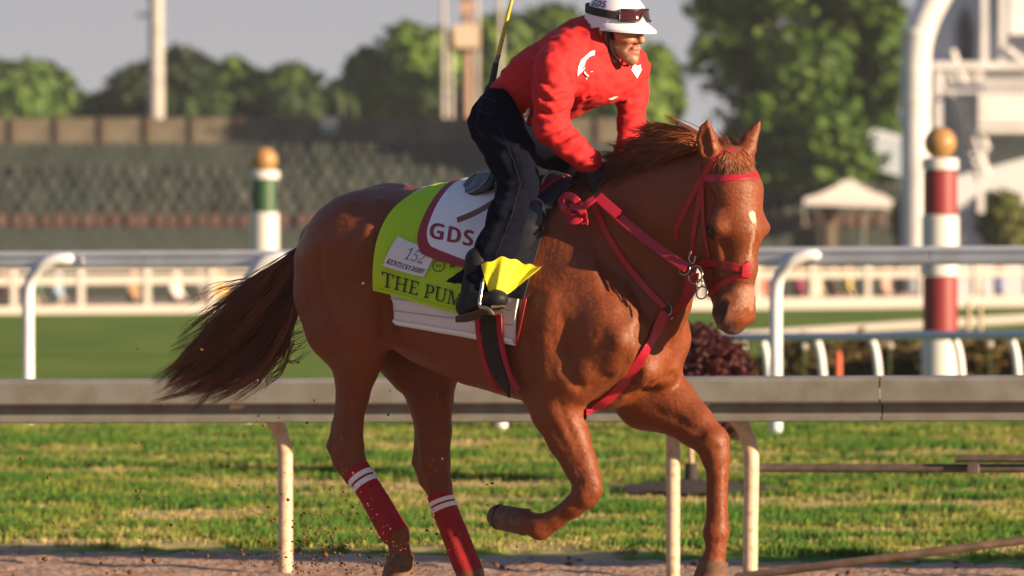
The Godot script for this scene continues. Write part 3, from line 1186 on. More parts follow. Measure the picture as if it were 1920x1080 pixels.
func tack() -> void:
	var red := textured(mat("red_strap", lin(.33, .008, .022), .4), null, 60.0, noise_tex(.05, 256, [], 41, 3, true, 3.0), .3)
	var steel := mat("steel", Color(.62, .6, .57), .25, 1.0)
	var leather := textured(mat("black_leather", lin(.012, .014, .022), .33), null, 40.0, noise_tex(.06, 256, [], 42, 3, true, 3.0), .35)
	var weave := noise_tex(.12, 256, [], 43, 3, true, 4.0)
	# white quilted pad
	var rt := hp(790, 360, 0).x
	var pad := hnode("saddle_pad", "white quilted pad showing below the lime green name cloth", "saddle pad")
	var prh := lfi(742, 606)
	var pfh := lfi(966, 646)
	var white := textured(mat("pad_white", lin(.62, .6, .6), .85), null, 30.0, weave, .4)
	part("quilted_panel", slab(cloth_rows(rt + .06, hp(1085, 350, 0).x, prh, pfh, .014, 0.0, 30, 44, .01), .01).made(), white, pad)
	var e := Shape.new()
	var edge := []
	var en := []
	for i in 31:
		var t := i / 30.0
		var q := prh.lerp(pfh, t)
		var p := barrel(q.x, q.y * .975, .026)
		edge.append(p)
		en.append(body.slope(p))
	e.band(edge, en, .006, .004)
	part("edge_binding", e.made(), mat("binding", lin(.75, .73, .72), .7), pad)
	for k in [.9, .82]:
		var seam := Shape.new()
		var sp := []
		var sn := []
		for i in 31:
			var q := prh.lerp(pfh, i / 30.0)
			sp.append(barrel(q.x, q.y * k, .0215))
			sn.append(body.slope(sp[i]))
		seam.band(sp, sn, .0025, .002)
		part("quilting_seam", seam.made(), mat("seam", lin(.4, .39, .39), .9), pad)
	var fr := Shape.new()
	var fp := []
	var fnn := []
	for i in 13:
		var t := i / 12.0
		var h := on_horse(lerpf(968, 986, t), lerpf(645, 560, t), .026)
		if h.size():
			fp.append(h[0])
			fnn.append(h[1])
	fr.band(fp, fnn, .0045, .004)
	part("red_piping", fr.made(), red, pad)
	# lime name cloth
	var lime := textured(mat("lime_cloth", lin(.4, .62, .015), .8), null, 40.0, weave, .5)
	var towel := hnode("name_cloth", "lime green saddle cloth lettered with the horse's name in black", "saddle cloth")
	var lrh := lfi(703, 545)
	var lfh := lfi(985, 612)
	part("cloth", slab(cloth_rows(hp(838, 356, 0).x, hp(985, 350, 0).x, lrh, Vector2(lfh.x - .12, lfh.y), .025, 0.0, 36, 52, .005, .0012), .004).made(), lime, towel)
	var black := mat("print_black", lin(.015, .015, .017), .8)
	part("lettering", lettering("THE PUMA", lfi(722, 538), lfi(893, 582), lfi(723, 511), .0365, true), black, towel)
	var hem := Shape.new()
	var hq_ := []
	var hn := []
	for i in 27:
		var q := lrh.lerp(Vector2(lfh.x - .12, lfh.y), i / 26.0)
		hq_.append(barrel(q.x, q.y * .972, .031))
		hn.append(body.slope(hq_[i]))
	hem.band(hq_, hn, .0015, .0015)
	part("hem_stitching", hem.made(), mat("lime_thread", lin(.3, .5, .03), .9), towel)
	var pa := lfi(724, 502)
	var pb := lfi(799, 521)
	var pc := lfi(752, 450)
	var rows := []
	for j in 9:
		var row := []
		for i in 11:
			var q := pa + (pb - pa) * (i / 10.0) + (pc - pa) * (j / 8.0)
			row.append(barrel(q.x, q.y, .0355))
		rows.append(row)
	var ps := slab(rows, .002)
	part("race_patch", ps.made(), mat("patch_white", lin(.66, .64, .66), .7), towel)
	var grey := mat("print_grey", lin(.2, .2, .22), .7)
	part("lettering", lettering("152", pa + (pb - pa) * .34 + (pc - pa) * .42, pa + (pb - pa) * .8 + (pc - pa) * .42, pa + (pb - pa) * .34 + (pc - pa) * .84, .038, true, false, true), grey, towel)
	part("lettering", lettering("KENTUCKY\u2009DERBY", pa + (pb - pa) * .05 + (pc - pa) * .1, pa + (pb - pa) * .95 + (pc - pa) * .1, pa + (pb - pa) * .07 + (pc - pa) * .27, .038, true, true), black, towel)
	var ring := Shape.new()
	var rc := lfi(826, 501)
	var rp := []
	var rn := []
	for i in 25:
		var an := TAU * i / 24.0
		var q := rc + Vector2(cos(an) * .026, sin(an) * .062)
		rp.append(barrel(q.x, q.y, .031))
		rn.append(body.slope(rp[i]))
	ring.band(rp, rn, .0015, .001)
	part("round_emblem", ring.made(), black, towel)
	part("lettering", lettering("WG", rc + Vector2(-.014, .012), rc + Vector2(.014, .016), rc + Vector2(-.013, -.02), .032, true, true), black, towel)
	part("lettering", lettering("W", rc + Vector2(.045, .02), rc + Vector2(.075, .025), rc + Vector2(.046, -.03), .032, true, true), black, towel)
	# black cloth in front of the leg
	var bc := hnode("black_cloth", "black under cloth with a dusty front edge behind the rider's yellow flap", "saddle cloth")
	part("cloth", slab(cloth_rows(hp(1000, 350, 0).x, hp(1098, 350, 0).x, Vector2(lfi(905, 552).x, lfi(905, 552).y), lfi(986, 561), .032, 0.0, 20, 44), .005).made(), textured(mat("black_fabric", lin(.016, .018, .03), .9), noise_tex(.012, 256, [[0.0, Color(.75, .75, .85)], [.6, Color.WHITE], [1.0, Color(1, 1, 1)]], 8), 5.0, weave, .5), bc)
	# club pad with maroon border
	var gp := hnode("lettered_pad", "white pad bordered in maroon and lettered GDS under the saddle", "saddle pad")
	var maroon := textured(mat("maroon", lin(.26, .012, .03), .6), null, 40.0, weave, .4)
	var grh := lfi(781, 487)
	var gfh := lfi(960, 520)
	var gtop := hp(868, 358, 0).x
	var gft := hp(1062, 360, 0).x
	part("border", slab(cloth_rows(gtop, gft, grh, gfh, .044, .25, 34, 60), .016).made(), maroon, gp)
	var ins := .036
	part("white_face", slab(cloth_rows(gtop + ins, gft - ins, Vector2(grh.x + ins, grh.y * .93), Vector2(gfh.x - ins, gfh.y * .93), .048, .25, 34, 60), .004).made(), mat("pad_face", lin(.7, .69, .7), .6), gp)
	part("lettering", lettering("GDS", lfi(811, 455), lfi(893, 470), lfi(815, 427), .0505, false, true), maroon, gp)
	# girth
	var gi := hnode("girth", "black girth with red edges under the horse's belly", "girth")
	var gc := [[916, 590], [920, 640], [932, 690], [946, 722], [956, 734]]
	part("webbing", strap(gc, .032, .006, .03).made(), mat("girth_black", lin(.012, .011, .012), .8), gi)
	for s in [-1, 1]:
		var ed := []
		for p in gc:
			ed.append([p[0] + 20 * s, p[1] - 1])
		part("red_edge", strap(ed, .011, .008, .03).made(), mat("girth_red", lin(.33, .012, .03), .8), gi)
	# bridle
	var br := hnode("bridle", "bright red bridle with figure eight noseband on the chestnut head", "bridle")
	part("browband", strap([[1317, 334], [1340, 336], [1370, 334], [1400, 330], [1420, 327]], .013, .005).made(), red, br)
	part("headpiece", strap([[1316, 340], [1328, 316], [1345, 296], [1362, 286], [1378, 282]], .013, .005).made(), red, br)
	part("cheekpiece", strap([[1319, 332], [1311, 380], [1302, 430], [1299, 470], [1300, 488]], .0105, .005).made(), red, br)
	part("cheekpiece", strap([[1319, 336], [1318, 370], [1320, 420], [1326, 460], [1331, 490]], .0075, .005).made(), red, br)
	part("throatlatch", strap([[1316, 336], [1300, 364], [1282, 398], [1269, 424], [1266, 440], [1270, 446]], .0095, .005).made(), red, br)
	part("noseband", strap([[1311, 499], [1330, 490], [1352, 495], [1380, 502], [1398, 504], [1408, 494]], .0135, .006).made(), red, br)
	part("flash_strap", strap([[1406, 516], [1396, 514], [1370, 524], [1345, 538], [1329, 552]], .0105, .005).made(), red, br)
	part("keeper", strap([[1396, 498], [1395, 508], [1394, 518]], .008, .009).made(), red, br)
	for rr in [[1284, 504, .026], [1304, 515, .036], [1316, 549, .026], [1311, 532, .018]]:
		var t := TorusMesh.new()
		t.outer_radius = rr[2]
		t.inner_radius = rr[2] - .006
		t.rings = 28
		t.ring_segments = 8
		var h := on_horse(rr[0], rr[1], .012)
		var p: Vector3 = h[0] if h.size() and h[0].x > HEAD.origin.x - .2 else HEAD * Vector3(.03, -.5, .09)
		p = hp(rr[0], rr[1], maxf(p.z, (HEAD * Vector3(.03, -.5, .1)).z))
		part("bit_ring", t, steel, br, Transform3D(Basis(Vector3(0, 0, 1), rng.randf()) * Basis(Vector3(1, 0, 0), PI / 2 - .25) , p))
	var bk := Shape.new()
	var wz := (HEAD * Vector3(.03, -.5, .11)).z
	bk.tube(curve([hp(1296, 470, wz), hp(1292, 486, wz), hp(1300, 494, wz), hp(1304, 480, wz)], 4), .004, 6)
	part("buckle", bk.made(), steel, br)
	# reins, yoke and bib
	var rein := hnode("reins", "thick red rubber reins from the gloved hand to the bit ring", "reins")
	var hw := .2
	part("rein", strap([[1120, 371, hw], [1150, 398, .2], [1190, 432, .19], [1240, 470, wz - .01], [1288, 504, wz]], .017, .008, .004).made(), red, rein)
	part("rubber_grip", strap([[1122, 370, hw + .012], [1140, 386, hw + .012], [1161, 404, hw + .01]], .019, .01, .008).made(), red, rein)
	var knot := Shape.new()
	var kp := [[1116, 372], [1100, 384], [1086, 396], [1070, 398], [1056, 388], [1054, 374], [1064, 366], [1080, 374], [1090, 392], [1088, 410], [1074, 416], [1064, 402], [1072, 388], [1092, 396], [1098, 412], [1096, 424]]
	var kq := []
	var kn := []
	for i in kp.size():
		kq.append(hp(kp[i][0], kp[i][1], .245 + .016 * sin(i * 2.1)))
	kq = curve(kq, 5)
	for i in kq.size():
		kn.append(Vector3(.1 * sin(i * .7), .3 + .3 * cos(i * .5), .9).normalized())
	knot.band(kq, kn, .0125, .008)
	part("knot", knot.made(), red, rein)
	var yoke := hnode("breast_yoke", "red breast strap running down the horse's lit chest from a ring", "breastplate")
	part("neck_strap", strap([[1114, 384], [1130, 420], [1151, 460], [1172, 492], [1196, 522], [1220, 550], [1246, 576]], .012, .006, .004).made(), red, yoke)
	part("chest_strap", strap([[1248, 584], [1232, 616], [1214, 650], [1186, 696], [1150, 738], [1120, 762], [1096, 777]], .02, .007, .004).made(), red, yoke)
	for q in [[1252, 578, .03], [1257, 592, .017]]:
		var t := TorusMesh.new()
		t.outer_radius = q[2]
		t.inner_radius = q[2] - .006
		t.rings = 24
		t.ring_segments = 8
		var h := on_horse(q[0], q[1], .012)
		var c: Vector3 = h[0] if h.size() else hp(q[0], q[1], .05)
		part("ring", t, steel, yoke, Transform3D(Basis(Vector3(0, 0, 1), .5) * Basis(Vector3(1, 0, 0), 1.3).scaled(Vector3(.6, 1, 1)), c))
	var bib := Shape.new()
	var h0 := on_horse(1260, 594, .02)
	var w0: float = h0[0].z if h0.size() else .05
	var front := []
	var la := [[1285, 512, wz - .02], [1283, 540, wz - .04], [1272, 572, lerpf(w0, wz, .4)], [1253, 594, w0]]
	var lb := [[1311, 512, wz - .01], [1306, 546, wz - .03], [1287, 574, lerpf(w0, wz, .4)], [1266, 596, w0]]
	for i in 4:
		var row := []
		for k in 5:
			var t := k / 4.0
			row.append(hp(lerpf(la[i][0], lb[i][0], t), lerpf(la[i][1], lb[i][1], t), lerpf(la[i][2], lb[i][2], t) + .008 * sin(t * 5.0 + i)))
		front.append(row)
	bib.sheet(front)
	var back := []
	for r in front:
		var row := []
		for p in r:
			row.append(p - Vector3(.003, 0, .005))
		row.reverse()
		back.append(row)
	bib.sheet(back)
	part("bib", bib.made(), mat("bib_red", lin(.28, .008, .02), .75), yoke)
	# bandages
	for k in 2:
		var near := k == 0
		var w := .13 if near else -.13
		var b := hnode("leg_bandage", "dusty red bandage with white bands on the trailing hind leg" if near else "sunlit red bandage with white bands on the hind leg under the belly", "leg bandage", "hind leg bandages")
		var ax := [[668, 880], [690, 915], [712, 952], [734, 990], [744, 1005]] if near else [[824, 926], [836, 960], [856, 1010], [872, 1052], [882, 1076]]
		var rad := [.052, .05, .052, .055, .053] if near else [.05, .05, .051, .053, .052]
		var c := []
		for p in ax:
			c.append(hp(p[0], p[1], w))
		var cc := curve(c, 10)
		var sh := Shape.new()
		var rr := []
		for i in cc.size():
			var t := float(i) / (cc.size() - 1) * 4.0
			var j := mini(int(t), 3)
			rr.append(lerpf(rad[j], rad[j + 1], t - j) + .0022 * (fmod(i * .45 + .3, 1.0) - .5) + .0008 * noise.get_noise_1d(i * 3.0))
		sh.tube(cc, rr, 28)
		var bm := textured(mat("bandage_red", lin(.32, .012, .016), .95), noise_tex(.02, 256, [[0.0, Color(.8, .72, .68)], [.45, Color(.95, .92, .92)], [1.0, Color.WHITE]], 77), 3.0, weave, .35)
		part("wrap", sh.made(), bm, b)
		for o in [4, 7]:
			var st := Shape.new()
			var seg := []
			for i in 3:
				seg.append(cc[o + i] + (cc[o + 1] - cc[o]) * .1)
			st.tube(seg, [rr[o] + .0025, rr[o] + .0032, rr[o] + .0025], 28)
			part("white_band", st.made(), mat("bandage_white", lin(.72, .7, .68), .9), b)
	# saddle
	var sd := hnode("saddle", "small black leather exercise saddle between cloths and rider", "saddle")
	var sf := Field.new(hp(830, 450, -.36) - Vector3(.05, .1, 0), hp(1090, 270, .4) + Vector3(.1, .1, 0), .008)
	sf.chain([hq(915, 366, 0, 26), hq(965, 372, 0, 22), hq(1015, 358, 0, 24), hq(1045, 336, 0, 14)], .04, 3.0)
	var cn := Vector3(-.35, .62, .7).normalized()
	var cx := Vector3(.97, .1, .2)
	cx = (cx - cn * cx.dot(cn)).normalized()
	var ct := Transform3D(Basis(cx, cn.cross(cx), cn), hp(894, 346, .13))
	sf.cone(Vector3(-.03, 0, 0), Vector3(.06, 0, 0), .068, .056, .02, .28, false, ct)
	sf.cone(Vector3(-.02, 0, .03), Vector3(.04, 0, .03), .035, .03, .02, .5, true, ct)
	sf.cone(ct * Vector3(.02, 0, -.02), hp(935, 366, .0), .03, .04, .03)
	for s in [1.0, -1.0]:
		for q in [[1000, 375, .2], [1010, 410, .27], [990, 440, .3]]:
			var a := hp(q[0], q[1], .24)
			var fi := atan2(a.z, a.y - 1.2)
			var p1 := barrel(a.x, fi, .055)
			sf.cone(Vector3(p1.x, p1.y, p1.z * s), Vector3(p1.x - .04, p1.y - .1, p1.z * s + .01 * s), .03, .022, .05)
			sf.cone(Vector3(p1.x - .06, p1.y, p1.z * s), Vector3(p1.x - .09, p1.y - .1, p1.z * s + .01 * s), .03, .022, .05)
	part("seat_and_flaps", shaped(sf.net()), leather, sd)
	var pipe := Shape.new()
	var pp := []
	for i in 25:
		var an := TAU * i / 24.0
		pp.append(ct * Vector3(.012 + .074 * cos(an), .054 * sin(an), .0165))
	pipe.tube(pp, .0025, 5)
	part("stitched_piping", pipe.made(), mat("stitch", lin(.25, .26, .3), .6), sd)
	var pr := Shape.new()
	pr.tube(curve([hp(1008, 372, .14), hp(1018, 338, .1), hp(1034, 322, .06), hp(1062, 330, .03), hp(1090, 346, .02)], 5), .005, 6)
	part("pommel_rim", pr.made(), mat("pale_edge", lin(.3, .27, .22), .4), sd)
	var lt := hnode("stirrup_leather", "loose brown end of a stirrup strap over the GDS pad", "stirrup strap")
	var ls := Shape.new()
	var lp := []
	var ln := []
	for i in 9:
		var t := i / 8.0
		lp.append(hp(lerpf(858, 936, t), lerpf(413, 372, t) + 4.0 * sin(t * PI), .31 - .03 * t))
		ln.append(Vector3(-.1, .3, .9).normalized())
	ls.band(lp, ln, .011, .005)
	part("strap_end", ls.made(), textured(mat("brown_leather", lin(.11, .045, .02), .5), null, 40.0, weave, .4), lt)

# ---------- the rider
func wq(u: float, v: float, z: float, r: float) -> Array:
	return [at(u, v, z), r / 500.0]

func near_to(f: Field, u: float, v: float, lift := 0.0) -> Array:
	var d := sight(u, v).normalized()
	var p := f.hit(CAM + d * 18.3, d, 2.6, lift)
	return [] if p == Vector3.INF else [p, f.slope(p)]

func fold(f: Field, pts: Array, width: float, depth: float) -> void:
	var was := Vector3.INF
	for p in pts:
		var h := near_to(f, p[0], p[1])
		var q: Vector3 = h[0] if h.size() else Vector3.INF
		if q != Vector3.INF and was != Vector3.INF:
			f.dent(was, q, width, depth)
		was = q

# a flat print on cloth: outline given by sight lines
func patch(f: Field, outline: Array, lift: float) -> ArrayMesh:
	var poly := PackedVector2Array()
	for i in outline.size():
		var a := Vector2(outline[i][0], outline[i][1])
		var b := Vector2(outline[(i + 1) % outline.size()][0], outline[(i + 1) % outline.size()][1])
		for k in 3:
			poly.append(a.lerp(b, k / 3.0))
	var t := Geometry2D.triangulate_polygon(poly)
	var s := Shape.new()
	for p in poly:
		var h := near_to(f, p.x, p.y, lift)
		if h.size() == 0:
			h = [at(p.x, p.y, .1), Vector3(0, 0, 1)]
		s.point(h[0], h[1])
	for i in range(0, t.size(), 3):
		s.tri(t[i], t[i + 1], t[i + 2])
	return s.made()

func fist(f: Field, fr: Transform3D, mirror: float) -> void:
	# palm, four curled fingers of different lengths and a thumb; x along the forearm, y up, z out
	f.cone(Vector3(.0, 0, 0), Vector3(.055, .0, .0), .026, .034, .012, .75, false, fr)
	var reach := [.030, .036, .034, .026]
	for n in 4:
		var y := .03 - .02 * n
		var k := Vector3(.075, y, .012 * mirror)
		var m := Vector3(.085 + reach[n] * .3, y - .003, -.016 * mirror)
		var e := Vector3(.068, y - .006, -.034 * mirror)
		f.cone(Vector3(.05, y * .8, .01 * mirror), k, .0105, .0105, .006, 1.0, false, fr)
		f.cone(k, m, .0105, .0098, .004, 1.0, false, fr)
		f.cone(m, e, .0098, .0088, .004, 1.0, false, fr)
	f.cone(Vector3(.02, .022, -.012 * mirror), Vector3(.055, .045, -.026 * mirror), .013, .0115, .008, 1.0, false, fr)
	f.cone(Vector3(.055, .045, -.026 * mirror), Vector3(.085, .042, -.03 * mirror), .0115, .009, .004, 1.0, false, fr)

var RH := Transform3D.IDENTITY

func rc(f: Field, a: Vector3, b: Vector3, ra: float, rb: float, k: float, zs := 1.0, cut := false) -> void:
	f.cone(a, b, ra, rb, k, zs, cut, RH)

func rider() -> void:
	var P := thing("person", "exercise rider in red jacket, dark jeans and white helmet crouching over the horse", "person", at(960, 300, .08))
	var base := -P.position
	var off := Transform3D(Basis(), base)
	var weave := noise_tex(.12, 256, [], 43, 3, true, 4.0)
	# --- head and hidden body, one skin
	RH = Transform3D(Basis(Vector3.UP, -.72) * Basis(Vector3(0, 0, 1), -.12) * Basis(Vector3(1, 0, 0), .04), at(1157, 50, .2)).scaled_local(Vector3.ONE * 1.02)
	var sk := Field.new(RH.origin - Vector3(.17, .24, .17), RH.origin + Vector3(.17, .16, .17), .0036)
	rc(sk, Vector3(-.02, .035, 0), Vector3(.025, .03, 0), .088, .085, .03, .85)
	rc(sk, Vector3(.035, .01, 0), Vector3(.052, -.06, 0), .061, .048, .03, .88)
	rc(sk, Vector3(.0, -.05, .036), Vector3(.07, -.104, .013), .027, .02, .02)
	rc(sk, Vector3(.0, -.05, -.036), Vector3(.07, -.104, -.013), .027, .02, .02)
	rc(sk, Vector3(.07, -.08, 0), Vector3(.08, -.11, 0), .03, .02, .02, 1.0)
	rc(sk, Vector3(.088, -.112, 0), Vector3(.086, -.116, 0), .016, .014, .012)
	rc(sk, Vector3(.098, .008, 0), Vector3(.122, -.038, 0), .009, .011, .012)
	rc(sk, Vector3(.112, -.042, 0), Vector3(.118, -.04, 0), .012, .01, .008, 1.3)
	for s in [1.0, -1.0]:
		rc(sk, Vector3(.104, -.044, .013 * s), Vector3(.098, -.046, .018 * s), .0085, .007, .006)
		rc(sk, Vector3(.094, .022, .014 * s), Vector3(.082, .022, .05 * s), .011, .009, .012)
		rc(sk, Vector3(.06, -.028, .047 * s), Vector3(.082, -.035, .032 * s), .019, .016, .02)
		rc(sk, Vector3(.106, -.0, .032 * s), Vector3(.1, -.002, .04 * s), .011, .01, .012, 1.0, true)
		rc(sk, Vector3(.097, .007, .022 * s), Vector3(.084, .004, .052 * s), .005, .004, .005)
		rc(sk, Vector3(.095, -.014, .022 * s), Vector3(.083, -.013, .05 * s), .0045, .004, .006)
		rc(sk, Vector3(.098, -.055, .016 * s), Vector3(.084, -.078, .032 * s), .004, .004, .008, 1.0, true)
		rc(sk, Vector3(-.005, .005, .083 * s), Vector3(-.012, -.03, .08 * s), .017, .011, .006, .5)
	rc(sk, Vector3(.1, -.07, .017), Vector3(.106, -.069, 0), .006, .0075, .005)
	rc(sk, Vector3(.1, -.07, -.017), Vector3(.106, -.069, 0), .006, .0075, .005)
	rc(sk, Vector3(.096, -.084, .014), Vector3(.1, -.085, 0), .007, .0085, .006)
	rc(sk, Vector3(.096, -.084, -.014), Vector3(.1, -.085, 0), .007, .0085, .006)
	rc(sk, Vector3(.11, -.0765, .024), Vector3(.112, -.0765, -.024), .0018, .0018, .003, 1.0, true)
	rc(sk, Vector3(-.03, -.05, 0), Vector3(-.07, -.17, 0), .055, .058, .03)
	var arr := sk.net()
	var vs: PackedVector3Array = arr[Mesh.ARRAY_VERTEX]
	var cs := PackedColorArray()
	cs.resize(vs.size())
	var inv := RH.affine_inverse()
	for i in vs.size():
		var q := inv * vs[i]
		var c := Color(.4, .19, .105)
		var t := noise2.get_noise_3dv(q * 60.0)
		c = c.lerp(Color(.34, .14, .075), clampf(.4 + t, 0, 1) * .5)
		if q.x > .085 and q.y < -.06 and q.y > -.095 and absf(q.z) < .027:
			c = c.lerp(Color(.4, .13, .1), .75)
		elif q.x > .03 and q.y < -.05 and (absf(q.z) < .045 or q.y < -.075):
			c = c.lerp(Color(.22, .12, .085), clampf(.35 + t * .7, 0, .6))
		if q.x > .075 and absf(q.y - .024 + absf(q.z) * .1) < .005 and absf(q.z) > .012 and absf(q.z) < .052:
			c = Color(.03, .018, .012)
		if q.x < .02 and q.x > -.1 and q.y > -.02 and absf(q.z) < .078 or (absf(q.x - .028) < .012 and q.y > -.045 and absf(q.z) > .05):
			c = Color(.025, .016, .012)
		cs[i] = c
		vs[i] += base
	arr[Mesh.ARRAY_VERTEX] = vs
	arr[Mesh.ARRAY_COLOR] = cs
	# --- jacket
	var jf := Field.new(at(860, 330, 0) - Vector3(.02, .05, .3), at(1240, 10, 0) + Vector3(.02, .05, .5), .0075)
	jf.chain([wq(962, 184, .06, 47), wq(1010, 150, .09, 59), wq(1070, 118, .13, 69)], .06, 1.0)
	jf.chain([wq(990, 205, .02, 34), wq(1050, 168, .06, 52), wq(1120, 138, .1, 60)], .06)
	jf.chain([wq(1055, 106, .26, 42), wq(1110, 88, .13, 54), wq(1172, 124, .02, 42)], .06)
	jf.chain([wq(1090, 145, .19, 50), wq(1150, 146, .1, 42)], .05)
	jf.chain([wq(1042, 130, .29, 42), wq(1037, 185, .31, 36), wq(1033, 236, .31, 33)], .035)
	jf.chain([wq(1033, 236, .31, 33), wq(1065, 269, .3, 28), wq(1094, 296, .3, 25), wq(1106, 307, .3, 23)], .03)
	jf.chain([wq(1176, 130, .0, 40), wq(1186, 180, .0, 29), wq(1182, 232, .03, 26)], .04)
	jf.chain([wq(1182, 232, .03, 26), wq(1179, 270, .07, 23), wq(1165, 318, .11, 20)], .03)
	# collar
	jf.chain([wq(1108, 70, .2, 34), wq(1136, 104, .2, 26)], .03)
	for c in [[[1015, 150], [1040, 172], [1066, 168]], [[1012, 178], [1040, 194], [1064, 186]], [[1008, 206], [1036, 220], [1062, 208]], [[1006, 232], [1030, 228], [1058, 222]], [[1018, 254], [1044, 246], [1062, 240]], [[1040, 272], [1060, 258], [1070, 250]], [[1062, 292], [1080, 276], [1088, 268]], [[1084, 308], [1098, 292], [1106, 288]], [[1068, 100], [1060, 130], [1078, 176]], [[1100, 170], [1080, 190], [1070, 214]], [[1120, 150], [1104, 178], [1090, 200]], [[1150, 150], [1120, 176], [1096, 196]], [[970, 130], [990, 170], [1000, 206]], [[1000, 100], [1012, 130], [1014, 152]], [[950, 170], [970, 190], [990, 214]], [[1165, 180], [1190, 190], [1206, 186]], [[1160, 210], [1180, 214], [1204, 206]], [[1162, 236], [1182, 236], [1202, 228]], [[1040, 70], [1054, 90], [1056, 110]], [[930, 150], [956, 180], [966, 200]]]:
		fold(jf, c, .017, .0085)
	for c in [[[1012, 164], [1040, 182], [1066, 176]], [[1010, 192], [1036, 206], [1062, 198]], [[1006, 220], [1034, 224], [1060, 216]], [[1030, 262], [1052, 252], [1066, 246]], [[1050, 284], [1070, 268], [1080, 258]], [[1110, 160], [1092, 184], [1080, 206]], [[1134, 160], [1112, 180]], [[980, 120], [1000, 160], [1006, 196]]]:
		fold(jf, c, .02, -.008)
	jf.roughen(noise2, Vector3(9, 14, 9), .007, true)
	jf.roughen(noise, Vector3(5, 7, 5), .006)
	fold(jf, [[1146, 122], [1140, 146], [1128, 176], [1110, 200]], .008, .003)
	# the hood of the collar stands away from the neck
	jf.cone(RH * Vector3(-.02, -.02, 0), RH * Vector3(.06, -.11, 0), .066, .058, .012, 1.0, true)
	var ja := jf.net(Vector3.ZERO, -1.0, -9.0, 0)
	var red := textured(mat("red_jacket", lin(.5, .008, .01), .82), noise_tex(.008, 256, [[0.0, Color(.9, .88, .88)], [1.0, Color.WHITE]], 18), 4.0, weave, .35)
	red.uv1_scale = Vector3.ONE * 14.0
	var jacket := part("jacket", shaped(ja), red, P, off)
	var wm := mat("jacket_white", lin(.74, .7, .68), .7)
	for o in [[[1108, 96], [1116, 94], [1115, 103], [1106, 106], [1099, 113], [1096, 130], [1083, 144], [1084, 126], [1090, 112], [1100, 103]], [[1184, 131], [1190, 116], [1194, 124], [1201, 121], [1203, 131], [1195, 147]], [[974, 231], [984, 214], [988, 204], [993, 202], [993, 210], [986, 228], [979, 233]], [[1096, 133], [1100, 138], [1105, 142], [1103, 144], [1098, 140], [1095, 136]], [[1106, 135], [1112, 133], [1111, 135]], [[1099, 147], [1101, 145], [1101, 150]], [[1140, 186], [1152, 181], [1160, 181], [1148, 188]]]:
		part("white_trim", patch(jf, o, .0045), wm, jacket, Transform3D.IDENTITY)
	# --- body under the clothes, with hands, one skin with the head
	var bf := Field.new(at(850, 620, 0) - Vector3(0, 0, .35), at(1240, 40, 0) + Vector3(0, 0, .55), .02)
	bf.chain([wq(930, 226, .04, 34), wq(1010, 165, .09, 36), wq(1090, 120, .13, 40), wq(1126, 84, .18, 26), wq(1146, 66, .2, 24)], .05)
	bf.chain([wq(1090, 120, .14, 36), wq(1044, 138, .28, 24), wq(1032, 234, .31, 18), wq(1118, 320, .25, 13), wq(1130, 345, .235, 13)], .03)
	bf.chain([wq(1100, 120, .14, 36), wq(1176, 132, .0, 22), wq(1184, 230, .03, 16), wq(1165, 318, .11, 12)], .03)
	bf.chain([wq(930, 228, .04, 34), wq(950, 290, .2, 28), wq(976, 350, .29, 22), wq(930, 450, .34, 20), wq(892, 540, .36, 15)], .03)
	bf.chain([wq(940, 228, .0, 34), wq(1010, 260, -.12, 26), wq(1086, 322, -.2, 20), wq(1060, 420, -.26, 18), wq(1020, 540, -.27, 14)], .03)
	var ba := bf.net()
	var bv: PackedVector3Array = ba[Mesh.ARRAY_VERTEX]
	var bc := PackedColorArray()
	for i in bv.size():
		bv[i] += base
		bc.append(Color(.4, .19, .105))
	ba[Mesh.ARRAY_VERTEX] = bv
	ba[Mesh.ARRAY_COLOR] = bc
	var bm := ArrayMesh.new()
	bm.add_surface_from_arrays(Mesh.PRIMITIVE_TRIANGLES, arr)
	bm.add_surface_from_arrays(Mesh.PRIMITIVE_TRIANGLES, ba)
	var skin := vmat("skin", .48)
	skin.subsurf_scatter_enabled = true
	skin.subsurf_scatter_strength = .12
	part("body", bm, skin, P)
	var eye := SphereMesh.new()
	eye.radius = .0115
	eye.height = .023
	for s in [1.0, -1.0]:
		part("eye", eye, mat("eye_dark", Color(.06, .04, .03), .1), P, off * RH * Transform3D(Basis(), Vector3(.0855, -.003, .034 * s)))
	# --- jeans
	var tf := Field.new(at(800, 570, 0) - Vector3(.0, 0, .45), at(1140, 140, 0) + Vector3(0, 0, .55), .0095)
	tf.chain([wq(938, 198, .05, 40), wq(925, 232, .05, 42), wq(940, 258, .08, 44)], .05, 1.7)
	tf.chain([wq(932, 232, .12, 46), wq(958, 290, .22, 43), wq(975, 345, .29, 39)], .05)
	tf.chain([wq(972, 348, .29, 38), wq(954, 410, .33, 38), wq(928, 470, .35, 37), wq(900, 520, .36, 33)], .03)
	tf.chain([wq(895, 505, .35, 22), wq(868, 520, .33, 12), wq(838, 528, .3, 5)], .02)
	tf.chain([wq(905, 525, .37, 28), wq(912, 540, .39, 22)], .02)
	tf.chain([wq(960, 235, -.02, 46), wq(1030, 270, -.12, 42), wq(1088, 318, -.2, 34)], .04)
	tf.chain([wq(1088, 318, -.2, 34), wq(1060, 420, -.26, 32), wq(1020, 520, -.28, 26)], .03)
	for c in [[[925, 250], [960, 262], [1000, 250]], [[912, 268], [950, 286], [985, 284]], [[936, 330], [968, 340], [1004, 330]], [[934, 352], [968, 362], [1002, 356]], [[940, 372], [968, 378], [996, 372]], [[920, 410], [948, 420], [976, 408]], [[905, 450], [930, 456], [958, 444]], [[890, 486], [915, 492], [940, 486]], [[952, 290], [966, 330], [962, 370], [940, 430], [912, 500]]]:
		fold(tf, c, .021, .012)
	tf.roughen(noise2, Vector3(8, 11, 8), .005, true)
